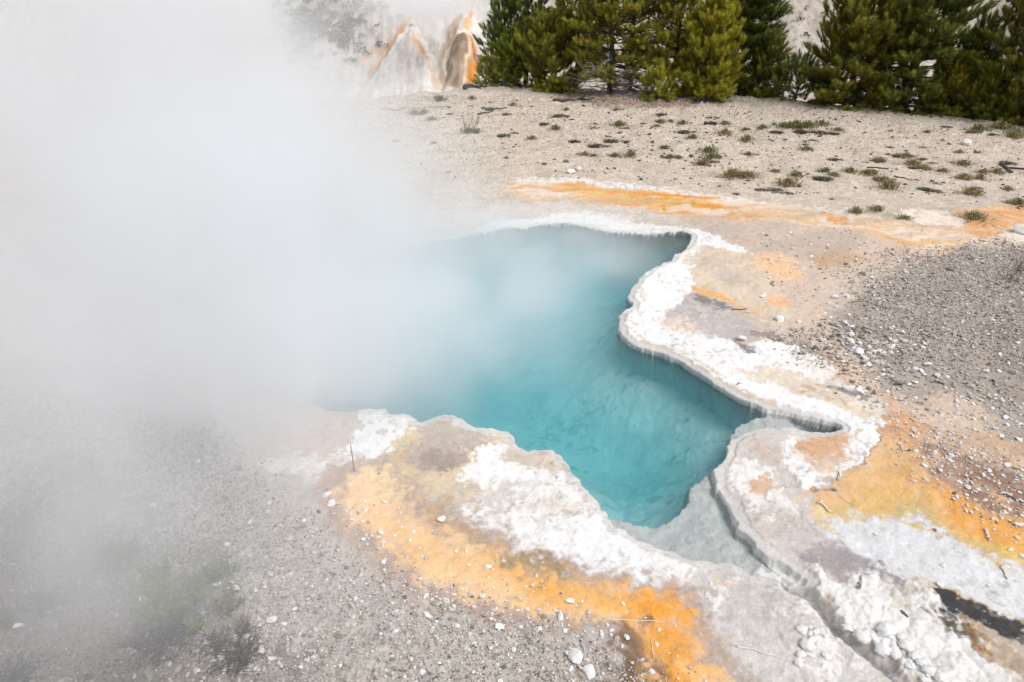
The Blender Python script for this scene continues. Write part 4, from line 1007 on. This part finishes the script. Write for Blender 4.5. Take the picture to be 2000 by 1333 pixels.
for kind, lst in {
 'green': [(440,735,50),(455,785,80),(465,865,60),(150,775,66),(245,850,110),(265,880,90),(330,695,60),(785,835,70),(665,708,90),(725,715,110),(800,705,110),(870,700,90),(960,732,60),(1240,865,35),(935,980,66),(890,960,80),(735,985,90),(1150,975,90),(1120,965,60),(1030,960,80),(1460,745,50),(1740,730,90),(1860,715,110),(1900,720,100),(1950,755,100),(745,935,26),(30,680,50),(100,685,60),(70,885,50),(540,715,70),(20,880,60),(0,830,50),(5,885,40),(1640,855,40),(1480,620,40)],
 'dry': [(610,960,60),(465,985,100),(370,985,110),(410,985,80),(680,1035,110),(210,920,90),(1250,1050,120),(1380,920,80),(1440,945,90),(1660,920,90),(1545,960,60),(1660,1000,80),(1750,1000,70),(1770,965,60),(1850,965,70),(1710,1085,110),(1960,1140,110),(1720,1220,130),(1180,1175,90),(1060,1190,90),(1330,1220,70),(1910,1060,60),(1640,850,50),(330,750,80),(1190,900,70),(1220,1010,90),(1940,770,90),(1340,880,80),(720,715,80)],
 'mat': [(825,785,56),(775,805,56),(945,895,80),(1050,900,40),(1185,900,80),(1330,870,90),(1430,890,60),(1490,915,50),(1450,1060,90),(1510,1070,80),(1500,1025,70),(1390,1005,50),(930,1110,40),(870,1000,90),(610,1065,100),(540,1062,80),(680,1080,70),(400,1085,50),(850,1075,40),(750,1095,25),(90,740,90),(260,695,50),(1570,710,60),(1910,915,80),(1250,825,50),(1440,825,50),(1050,860,30),(620,740,80),(740,740,100),(860,740,90),(940,745,70),(1720,740,80),(1830,755,70),(1200,1000,80),(905,1000,80),(1290,870,50),(1380,935,60),(260,905,60),(225,888,60),(1750,850,50)]}.items():
    for zx, zy, w in lst: tuft(kind, 1300 + zx * .35, zy * .35, w * .35, LAB.get((kind, zx, zy)))
for kind, lst in {
 'green': [(1150,595,45),(1195,593,20),(1255,597,30),(1445,618,40),(1385,720,66),(695,670,70),(740,565,80),(600,635,70),(650,632,60),(900,740,70),(940,738,60),(1735,700,90),(1970,685,60),(1950,710,50),(1600,870,50),(1720,875,70),(1800,872,90),(1985,825,40),(1725,618,40),(920,555,50),(1020,567,40),(985,605,30)],
 'dry': [(1155,745,35),(1255,778,56),(1545,865,55),(1110,885,36),(1990,885,30)],
 'mat': [(1115,640,56),(1035,612,80),(1410,655,90),(1595,710,80),(1700,790,90),(1770,792,60),(1615,815,90),(1680,820,50),(1490,790,70),(1095,760,80),(1680,765,50),(1325,695,70),(695,797,60),(490,790,50),(800,640,50),(1790,712,70),(1880,690,40),(1740,742,40),(1980,640,60)]}.items():
    for zx, zy, w in lst:
        tuft(kind, 600 + zx * .35, zy * .35, w * .35, {(695,670): 'green tuft nearest the steam on the bank', (600,635): 'straggling green tuft at the foot of the fans', (1115,640): 'blackish mat in front of the bushy pine', (1255,778): 'ochre tuft below the pines on open sand', (1545,865): 'ochre tuft near the white crust of the runoff', (1410,655): 'long dark mat below the stick under the pines'}.get((zx, zy)))
# tall stemmed herb in front of the fans
def stems(name, px, py, hgt, n, spread, label, colr, leaf=0, leaf_len=.05, cat='plant', grp=None, seed=0, wid=.0016):
    r = np.random.default_rng(seed); o = empty(name, place(px, py, -.005)); tag(o, label, cat, grp)
    st = MB(); lf = MB()
    for i in range(n):
        ph = r.uniform(0, 6.28); l = hgt * r.uniform(.5, 1.1); b0 = np.array([r.normal(0, spread * .3), r.normal(0, spread * .3), 0])
        e = b0 + np.array([math.cos(ph) * spread * r.uniform(.3, 1), math.sin(ph) * spread * r.uniform(.3, 1), l])
        s = np.linspace(0, 1, 6); path = b0 + (e - b0) * s[:, None] + np.array([0, 0, 1.]) * (.15 * l * np.sin(s * math.pi))[:, None] + np.cumsum(r.normal(0, .006 * hgt, (6, 3)), 0) * s[:, None]
        c = np.array(colr) * r.uniform(.7, 1.3)
        st.tube(path, np.linspace(wid, wid * .4, 6), 3, c * .8 if leaf else c)
        for k in range(leaf):
            q = r.uniform(.25, 1); pj = np.array([np.interp(q, s, path[:, a]) for a in range(3)]); a = r.uniform(0, 6.28)
            d = np.array([math.cos(a), math.sin(a), r.uniform(.1, .9)]); d /= np.linalg.norm(d); sd = np.cross(d, [0, 0, 1.]); sd /= np.linalg.norm(sd) + 1e-9
            L = leaf_len * r.uniform(.6, 1.2); w = L * .2
            v = np.array([pj, pj + d * L * .5 + sd * w, pj + d * L * .5 - sd * w, pj + d * L + [0, 0, -.12 * L]])
            lf.add(v, t=[(0, 1, 2), (1, 3, 2)], c=np.array(colr) * r.uniform(.7, 1.35))
    link('stem', st.mesh('stem', M_leaf, False), o)
    if leaf: link('foliage', lf.mesh('foliage', M_leaf, False), o)
    return o
stems('wild_plant', 920, 258, .32, 16, .22, 'spindly herb with tall bare stems on the open bank', (.12, .13, .06), 3, .05, seed=1201, wid=.004)
stems('wild_plant', 1990, 530, .16, 30, .10, 'upright grassy plant at the edge of the dark gravel by the frame edge', (.14, .15, .07), 0, seed=1202)
stems('wild_plant', 1968, 548, .13, 22, .09, 'lower grassy plant next to the upright one at the gravel edge', (.13, .14, .07), 0, seed=1203)
# plants half lost in the near steam
for i, (px, py, hh, n, sp, lab, c, leaf, L) in enumerate([
  (318, 1195, .12, 26, .085, 'leafy green plant at the middle of the steamy gravel', (.14,.17,.05), 9, .045),
  (378, 1180, .12, 20, .08, 'leafy plant with pale green tips touching the middle plant', (.14,.16,.05), 8, .04),
  (318, 1142, .10, 20, .07, 'small leafy plant just behind the middle plant in the steam', (.12,.15,.05), 8, .035),
  (425, 1135, .11, 18, .06, 'small leafy plant nearest the clear gravel behind the others', (.13,.16,.05), 8, .035),
  (450, 1195, .09, 16, .07, 'low sprawling plant between the leafy plants and the open gravel', (.15,.15,.06), 7, .035),
  (235, 1100, .14, 24, .10, 'pale leafy plant farthest back in the thick steam', (.13,.15,.06), 8, .04),
  (380, 1232, .05, 10, .03, 'single green rosette below the leafy plants', (.13,.17,.04), 7, .035),
  (95, 1180, .05, 60, .12, 'brown dead bush in the steam at the edge of the gravel', (.10,.075,.06), 2, .015),
  (15, 1225, .14, 26, .06, 'thin grassy plant at the steamy frame edge', (.12,.13,.07), 0, .03),
  (300, 1262, .045, 110, .14, 'dark brown twiggy shrub below the leafy plants', (.055,.045,.045), 3, .014),
  (345, 1240, .04, 90, .11, 'dark twiggy mat directly under the leafy plants', (.06,.05,.05), 3, .014),
  (470, 1288, .045, 110, .11, 'blackest twiggy shrub, low in the gravel by two white stones', (.035,.028,.028), 3, .012),
  (425, 1268, .05, 70, .09, 'dark brown twigs between two twiggy shrubs', (.05,.04,.04), 2, .012),
  (475, 1235, .06, 60, .07, 'rust brown twiggy plant above the blackest shrub', (.11,.075,.05), 2, .012),
  (30, 1325, .045, 90, .12, 'dark twiggy shrub in the lowest corner of the gravel', (.03,.028,.04), 3, .012)]):
    stems('twiggy_shrub' if 'twig' in lab or 'bush' in lab else 'leafy_plant', px, py, hh, n, sp, lab, c, leaf, L, 'shrub' if 'twig' in lab or 'bush' in lab else 'plant', 'plants in the near steam', 1300 + i)

# ------------------------------------------------------------------ sticks, logs and the probe
def stick(name, pts, r0, c, label, cat='stick', twigs=0, seed=0, lift=.6, group=None):
    r = np.random.default_rng(seed); P_ = [np.array(place(*q)) for q in pts]; o0 = P_[0].copy()
    P_ = np.array(P_); n = 10; s = np.linspace(0, len(P_) - 1, n)
    path = np.column_stack([np.interp(s, range(len(P_)), P_[:, k]) for k in range(3)]) - o0
    path += r.normal(0, r0 * .5, path.shape); path[:, 2] = gz(path[:, 0] + o0[0], path[:, 1] + o0[1]) - o0[2] + r0 * lift
    b = MB(); b.tube(path, r0 * (1 - .55 * np.linspace(0, 1, n)) * r.uniform(.85, 1.15, n), 7)
    for i in range(twigs):
        k = r.integers(2, n - 1); d = path[min(k + 1, n - 1)] - path[k]; d = d / np.linalg.norm(d) + r.normal(0, .5, 3); d[2] = abs(d[2]) * .5
        b.tube(np.array([path[k], path[k] + d * r0 * 9, path[k] + d * r0 * 16 + [0, 0, r0 * 2]]), [r0 * .5, r0 * .35, r0 * .2], 4)
    o = link(name, b.mesh(name, mat_plain(name + '_wood', c, .9, 60, .3, .5, 120))); o.location = o0
    return tag(o, label, cat, group)
stick('stick', [(1080,200),(1105,199),(1130,194),(1146,193)], .035, (.055,.055,.05), 'blackened crooked branch on the sand below the bushy pine', twigs=2, seed=1)
stick('stick', [(745,216),(790,213),(840,209),(875,207)], .018, (.24,.22,.20), 'long thin pale branch on the bank beneath the fans', seed=2)
stick('stick', [(935,225),(975,214),(990,213)], .02, (.08,.075,.07), 'short dark stick on the sand at the foot of the row of pines', seed=22)
stick('log', [(905,181),(920,176),(938,178)], .055, (.035,.035,.035), 'short black log on the crest in front of the fans', 'log', seed=3)
stick('log', [(983,172),(993,167),(1006,168),(1014,171)], .075, (.05,.052,.055), 'arched dark log on the crest under the young pine', 'log', seed=4)
stick('stick', [(1378,243),(1390,241),(1400,243)], .03, (.04,.04,.04), 'dark stub of wood on the open bank below the pines', seed=23)
stick('stick', [(1694,328),(1716,329),(1735,331)], .012, (.05,.045,.04), 'thin dark stick on the bank above the dry tussocks', seed=5)
stick('stick', [(1745,345),(1765,348),(1775,353)], .010, (.08,.07,.06), 'thin curved twig beside the dry tussocks', seed=24)
stick('stick', [(1955,322),(1966,332),(1980,340)], .03, (.09,.085,.08), 'grey split branch beside a dark mat near the frame edge', seed=6, twigs=2)
stick('stick', [(1663,592),(1685,589),(1708,593)], .006, (.26,.16,.10), 'thin reddish twig lying along the dark gravel', seed=7)
stick('stick', [(1430,605),(1444,606),(1458,604)], .007, (.16,.14,.12), 'grey twig on the grey streak of the white rim', seed=8)
stick('stick', [(1440,752),(1443,749),(1449,750)], .004, (.12,.09,.07), 'short curved dark twig on the white rim above the water', seed=9)
stick('stick', [(1598,982),(1610,989),(1621,1001)], .009, (.62,.60,.56), 'bleached stick at the start of the orange apron', seed=10)
stick('stick', [(1639,970),(1660,985),(1690,997)], .0022, (.60,.52,.36), 'thin pale straw across the olive part of the apron', seed=11)
stick('stick', [(1676,1152),(1680,1140),(1683,1127)], .008, (.33,.33,.32), 'grey pointed stick standing out of the white crust', seed=12)
stick('stick', [(1760,1196),(1767,1201),(1771,1205)], .006, (.14,.11,.10), 'short dark stick on the white crust by the black stain', seed=13)
stick('stick', [(1436,1262),(1480,1274),(1528,1287)], .004, (.62,.60,.57), 'long bleached straw over the grey crust near the channel', seed=14)
stick('stick', [(1955,1108),(1960,1120),(1966,1132)], .005, (.42,.38,.26), 'tan twig leaning on the rounded white stone', seed=15)
stick('stick', [(1924,1036),(1929,1048),(1934,1058)], .008, (.62,.58,.5), 'pale stub of wood on the yellow fringe of the apron', seed=16)
stick('stick', [(1950,962),(1975,972),(2000,984)], .006, (.10,.09,.09), 'dark twig over the brown chip patch at the frame edge', seed=17)
stick('stick', [(1755,866),(1760,875),(1765,884)], .006, (.66,.60,.5), 'bleached stub on the orange apron by the outer white rim', seed=25)
stick('stick', [(1635,940),(1637,920),(1640,931)], .002, (.1,.09,.09), 'bent black twig on the inner white crust', seed=18)
stick('stick', [(1176,1209),(1240,1213),(1300,1216)], .003, (.66,.58,.42), 'long pale straw across the wide orange bend', seed=19)
stick('stick', [(1272,1250),(1274,1270),(1276,1290)], .003, (.64,.52,.32), 'pale straw along the saturated orange near the dark stain', seed=20)
stick('stick', [(405,1238),(393,1262),(383,1285)], .003, (.45,.33,.18), 'tan straw standing among the dark shrubs in the steam', seed=21)
stick('stick', [(1048,1312),(1060,1322),(1072,1333)], .009, (.36,.32,.29), 'grey brown stick low in the near gravel', seed=26)
# thin metal probe stuck upright in the white sinter
pr = empty('metal_probe', place(692, 921)); tag(pr, 'thin grey metal probe stuck upright in the white sinter by the steam', 'probe')
M_metal = mat_plain('weathered_metal', (.30,.30,.30), .5, 200, .3, .2, 200, .7)
b = MB(); b.tube(np.array([[0, 0, -.06], [.001, 0, .07], [.0, 0, .185]]), [.0034, .0034, .0034], 8); link('rod', b.mesh('rod', M_metal), pr)
b = MB(); b.tube(np.array([[-.012, 0, .13], [0, 0, .131], [.012, 0, .130]]), [.002, .002, .002], 6); link('clamp', b.mesh('clamp', M_metal), pr)
# shrubs on the bluff
def bluff_shrubs():
    b = MB(); r = np.random.default_rng(55)
    for i in range(260):
        px, py = (r.normal(625, 55), r.normal(48, 30)) if i < 200 else (r.uniform(1500, 2000), r.uniform(-30, 150))
        a, y = hill_hit(px, py); z = float(hz(a, y)); s = r.uniform(.10, .32) if i < 200 else r.uniform(.08, .2)
        n = 26; d = r.normal(0, 1, (n, 3)); d[:, 2] = np.abs(d[:, 2]); d /= np.linalg.norm(d, axis=1)[:, None]
        c = d * s * r.uniform(.4, 1, (n, 1)) * [1.2, 1.2, .8]
        w = r.normal(0, 1, (n, 3)) * s * .25; w2 = r.normal(0, 1, (n, 3)) * s * .25
        v = np.stack([c - w, c + w, c + w2 + d * s * .3], 1).reshape(-1, 3) + [a, y, z]
        b.add(v, t=np.arange(3 * n).reshape(-1, 3), c=np.array([(.10,.11,.07),(.13,.12,.09),(.08,.10,.05)][r.integers(0, 3)]) * r.uniform(.7, 1.3))
    tag(link('undergrowth', b.mesh('undergrowth', M_leaf, False)), 'low dark scrub speckling the far bluff', 'scrub', kind='stuff')
bluff_shrubs()

# ------------------------------------------------------------------ steam: real volumes, thickest over the spring and drifting off it
def steam(name, blobs, lo, hi, res, label, nscale, amp, colr=(.935, .951, .970), mul=1., warp=.25):
    vm = bpy.data.materials.new(name); vm.use_nodes = True; nt = vm.node_tree; nt.nodes.clear()
    o = nt.nodes.new('ShaderNodeOutputMaterial'); pv = nt.nodes.new('ShaderNodeVolumePrincipled'); nt.links.new(pv.outputs[0], o.inputs['Volume'])
    pv.inputs['Color'].default_value = (*colr, 1); pv.inputs['Density'].default_value = mul; pv.inputs['Anisotropy'].default_value = .1
    vo = bpy.data.objects.new(name, bpy.data.volumes.new(name)); COL.objects.link(vo)
    ng = bpy.data.node_groups.new(name, 'GeometryNodeTree')
    ng.interface.new_socket('Geometry', in_out='INPUT', socket_type='NodeSocketGeometry'); ng.interface.new_socket('Geometry', in_out='OUTPUT', socket_type='NodeSocketGeometry')
    N, L = ng.nodes.new, ng.links.new
    go = N('NodeGroupOutput'); vc = N('GeometryNodeVolumeCube'); sm = N('GeometryNodeSetMaterial'); sm.inputs['Material'].default_value = vm
    vc.inputs['Min'].default_value = lo; vc.inputs['Max'].default_value = hi
    for k, ax in enumerate('XYZ'): vc.inputs['Resolution ' + ax].default_value = max(4, int((hi[k] - lo[k]) / res))
    pos = N('GeometryNodeInputPosition')
    def mth(op, a, b=None, c=None):
        n = N('ShaderNodeMath'); n.operation = op
        for i, q in enumerate((a, b, c)):
            if q is None: continue
            if isinstance(q, (int, float)): n.inputs[i].default_value = q
            else: L(q, n.inputs[i])
        return n.outputs[0]
    nw = N('ShaderNodeTexNoise'); nw.inputs['Scale'].default_value = nscale * .7; nw.inputs['Detail'].default_value = 3; L(pos.outputs[0], nw.inputs['Vector'])
    sb = N('ShaderNodeVectorMath'); sb.operation = 'SUBTRACT'; L(nw.outputs['Color'], sb.inputs[0]); sb.inputs[1].default_value = (.5, .5, .5)
    sl = N('ShaderNodeVectorMath'); sl.operation = 'SCALE'; L(sb.outputs[0], sl.inputs[0]); sl.inputs['Scale'].default_value = warp * 2
    wp = N('ShaderNodeVectorMath'); wp.operation = 'ADD'; L(pos.outputs[0], wp.inputs[0]); L(sl.outputs[0], wp.inputs[1])
    tot = None
    for (cx, cy, cz, sx, sy, sz, d) in blobs:
        s = N('ShaderNodeVectorMath'); s.operation = 'SUBTRACT'; L(wp.outputs[0], s.inputs[0]); s.inputs[1].default_value = (cx, cy, cz)
        v = N('ShaderNodeVectorMath'); v.operation = 'MULTIPLY'; L(s.outputs[0], v.inputs[0]); v.inputs[1].default_value = (1 / sx, 1 / sy, 1 / sz)
        q = N('ShaderNodeVectorMath'); q.operation = 'DOT_PRODUCT'; L(v.outputs[0], q.inputs[0]); L(v.outputs[0], q.inputs[1])
        e = mth('EXPONENT', mth('MULTIPLY', q.outputs['Value'], -1.))
        tot = mth('MULTIPLY_ADD', e, float(d), tot if tot is not None else 0.)
    n1 = N('ShaderNodeTexNoise'); n1.inputs['Scale'].default_value = nscale; n1.inputs['Detail'].default_value = 5; n1.inputs['Roughness'].default_value = .6; n1.inputs['Distortion'].default_value = .5
    L(pos.outputs[0], n1.inputs['Vector'])
    m = mth('MAXIMUM', mth('MULTIPLY_ADD', mth('SUBTRACT', n1.outputs['Fac'], .5), amp, 1.), .0)
    den = mth('SUBTRACT', mth('MULTIPLY', tot, m), .004)
    L(mth('MAXIMUM', den, 0.), vc.inputs['Density']); L(vc.outputs[0], sm.inputs[0]); L(sm.outputs[0], go.inputs[0])
    vo.modifiers.new('steam', 'NODES').node_group = ng
    return tag(vo, label, 'steam', kind='stuff')
STEAM_BLOBS = [(0.62,5.64,0.12,0.42,0.42,0.2,0.99),(0.58,6.09,0.12,0.42,0.42,0.2,0.884),(-1.2,3.47,0.12,0.42,0.42,0.2,0.88),(-0.33,4.31,0.45,0.42,0.42,0.3,0.877),(-1.54,4.35,0.25,0.83,0.83,0.3,0.871),(-1.08,3.81,0.12,0.42,0.42,0.2,0.851),(-1.6,3.36,0.12,0.42,0.42,0.2,0.848),(-0.69,3.86,0.12,0.42,0.42,0.2,0.795),(-1.54,3.31,0.45,0.42,0.42,0.3,0.787),(-4.14,10.19,1.9,1.09,1.09,0.8,0.775),(-1.61,5.35,0.25,0.87,0.87,0.3,0.728),(-0.76,3.81,0.45,0.42,0.42,0.3,0.707),(0.17,4.7,0.12,0.42,0.42,0.2,0.706),(-1.65,4.4,0.9,0.83,0.83,0.6,0.644),(-1.5,2.02,0.9,0.72,0.72,0.6,0.623),(-1.7,3.57,0.9,0.8,0.8,0.6,0.622),(-0.29,6.05,0.12,0.42,0.42,0.2,0.589),(-2.27,3.47,0.9,0.8,0.8,0.6,0.543),(-0.2,4.68,0.12,0.42,0.42,0.2,0.505),(-0.27,6.55,0.12,0.42,0.42,0.2,0.505),(-3.1,5.26,1.9,0.87,0.87,0.8,0.494),(0.14,5.21,0.12,0.42,0.42,0.2,0.481),(-2.49,6.77,0.9,0.95,0.95,0.6,0.47),(-1.2,3.88,0.45,0.42,0.42,0.3,0.468),(-1.13,3.4,0.45,0.42,0.42,0.3,0.452),(-1.67,5.01,0.9,0.87,0.87,0.6,0.396),(-2.44,7.59,0.9,0.98,0.98,0.6,0.418),(-0.2,3.82,0.12,0.42,0.42,0.2,0.391),(1.13,6.08,0.12,0.42,0.42,0.2,0.379),(-3.87,9.37,1.9,1.06,1.06,0.8,0.318),(-0.28,4.82,0.45,0.42,0.42,0.3,0.317),(-1.54,2.94,0.25,0.76,0.76,0.3,0.312),(0.14,6.05,0.12,0.42,0.42,0.2,0.302),(-1.54,6.19,0.45,0.42,0.42,0.3,0.302),(-1.71,6.11,0.25,0.91,0.91,0.3,0.286),(-6.32,10.95,1.9,1.13,1.13,0.8,0.282),(-1.58,1.81,0.25,0.72,0.72,0.3,0.271),(-3.81,10.17,0.9,1.09,1.09,0.6,0.287),(-2.45,3.53,1.9,0.8,0.8,0.8,0.27),(-4.09,10.68,0.9,1.13,1.13,0.6,0.268),(-4.13,7.7,0.9,0.98,0.98,0.6,0.258),(-2.44,4.58,0.9,0.83,0.83,0.6,0.25),(-1.69,6.17,0.9,0.91,0.91,0.6,0.219),(0.67,5.15,0.12,0.42,0.42,0.2,0.225),(-3.1,5.85,1.9,0.91,0.91,0.8,0.215),(-4.92,5.21,0.9,0.87,0.87,0.6,0.197),(-0.74,5.6,0.45,0.42,0.42,0.3,0.195),(-1.55,6.57,0.45,0.42,0.42,0.3,0.194),(-4.05,10.61,1.9,1.13,1.13,0.8,0.184),(-4.15,5.14,1.9,0.87,0.87,0.8,0.17),(-1.06,6.16,0.12,0.42,0.42,0.2,0.165),(-0.7,5.14,0.25,0.87,0.87,0.3,0.165),(-0.2,5.74,0.12,0.42,0.42,0.2,0.155),(0.29,3.79,0.12,0.42,0.42,0.2,0.152),(-1.14,5.7,0.45,0.42,0.42,0.3,0.151),(-0.75,6.18,0.12,0.42,0.42,0.2,0.15),(0.27,4.39,0.45,0.42,0.42,0.3,0.149),(-0.76,6.48,0.45,0.42,0.42,0.3,0.148),(-2.42,2.62,0.9,0.76,0.76,0.6,0.134),(-4.69,7.77,0.9,0.98,0.98,0.6,0.125),(-5.43,8.29,0.9,1.02,1.02,0.6,0.122),(-1.76,6.76,0.9,0.95,0.95,0.6,0.124),(-0.7,6.64,0.12,0.42,0.42,0.2,0.116),(-4.85,10.88,1.9,1.13,1.13,0.8,0.112),(-3.29,6.13,0.9,0.91,0.91,0.6,0.112),(-1.14,6.53,0.12,0.42,0.42,0.2,0.097),(-1.16,6.15,0.45,0.42,0.42,0.3,0.099),(-1.56,2.7,0.9,0.76,0.76,0.6,0.089),(-0.2,3.76,0.45,0.42,0.42,0.3,0.086),(-0.74,6.2,0.45,0.42,0.42,0.3,0.084),(-3.99,4.26,0.25,0.83,0.83,0.3,0.084),(-3.26,8.35,0.9,1.02,1.02,0.6,0.065),(1.49,6.16,0.12,0.42,0.42,0.2,0.067),(-2.58,2.81,0.25,0.76,0.76,0.3,0.067),(-2.54,5.15,0.9,0.87,0.87,0.6,0.069),(-1.64,9.88,0.25,1.09,1.09,0.3,0.05),(-1.12,6.46,0.45,0.42,0.42,0.3,0.042),(-5.74,5.2,0.9,0.87,0.87,0.6,0.039),(-4.82,5.38,1.9,0.87,0.87,0.8,0.035),(-3.82,5.01,0.9,0.87,0.87,0.6,0.039),(-3.23,6.88,0.9,0.95,0.95,0.6,0.024),(-4.89,3.4,0.25,0.8,0.8,0.3,0.022),(-1.58,10.86,3.0,1.13,1.13,0.9,0.022),(-4.16,6.68,0.9,0.95,0.95,0.6,0.021)]
steam('steam', STEAM_BLOBS, (-8.6, .75, -.1), (2.1, 13.2, 5.4), .085, 'thick white steam billowing off the hot spring', 1.6, 5.6, mul=1.25)
FAR = [at_depth(px, py, Yd) + (sx, sy, sz, d) for px, py, Yd, sx, sy, sz, d in [
  (770,5,37,1.3,1.2,.5,1.0),(850,8,37.5,1.1,1.,.55,1.6),(810,38,37,.8,.8,.45,.9),(850,62,36.6,.5,.6,.4,.7),(690,20,37,1.3,1.,.6,.3),(905,-6,38,1.,1.,.5,.8),
  (945,30,37,.6,.8,.6,.5),(952,85,36.5,.4,.6,.6,.5),(640,125,35,1.1,1.,.5,.3),(590,60,36,1.2,1.,.8,.25),(680,185,34,.7,.8,.4,.25),(560,190,33,2.,1.,1.,.6),(700,66,36.5,.8,.8,.4,.3)]]
steam('steam', FAR, (-16, 31.5, -5.), (1., 40.5, 4.5), .17, 'steam drifting off the orange fans on the far bluff', .9, 3.2, warp=.5)
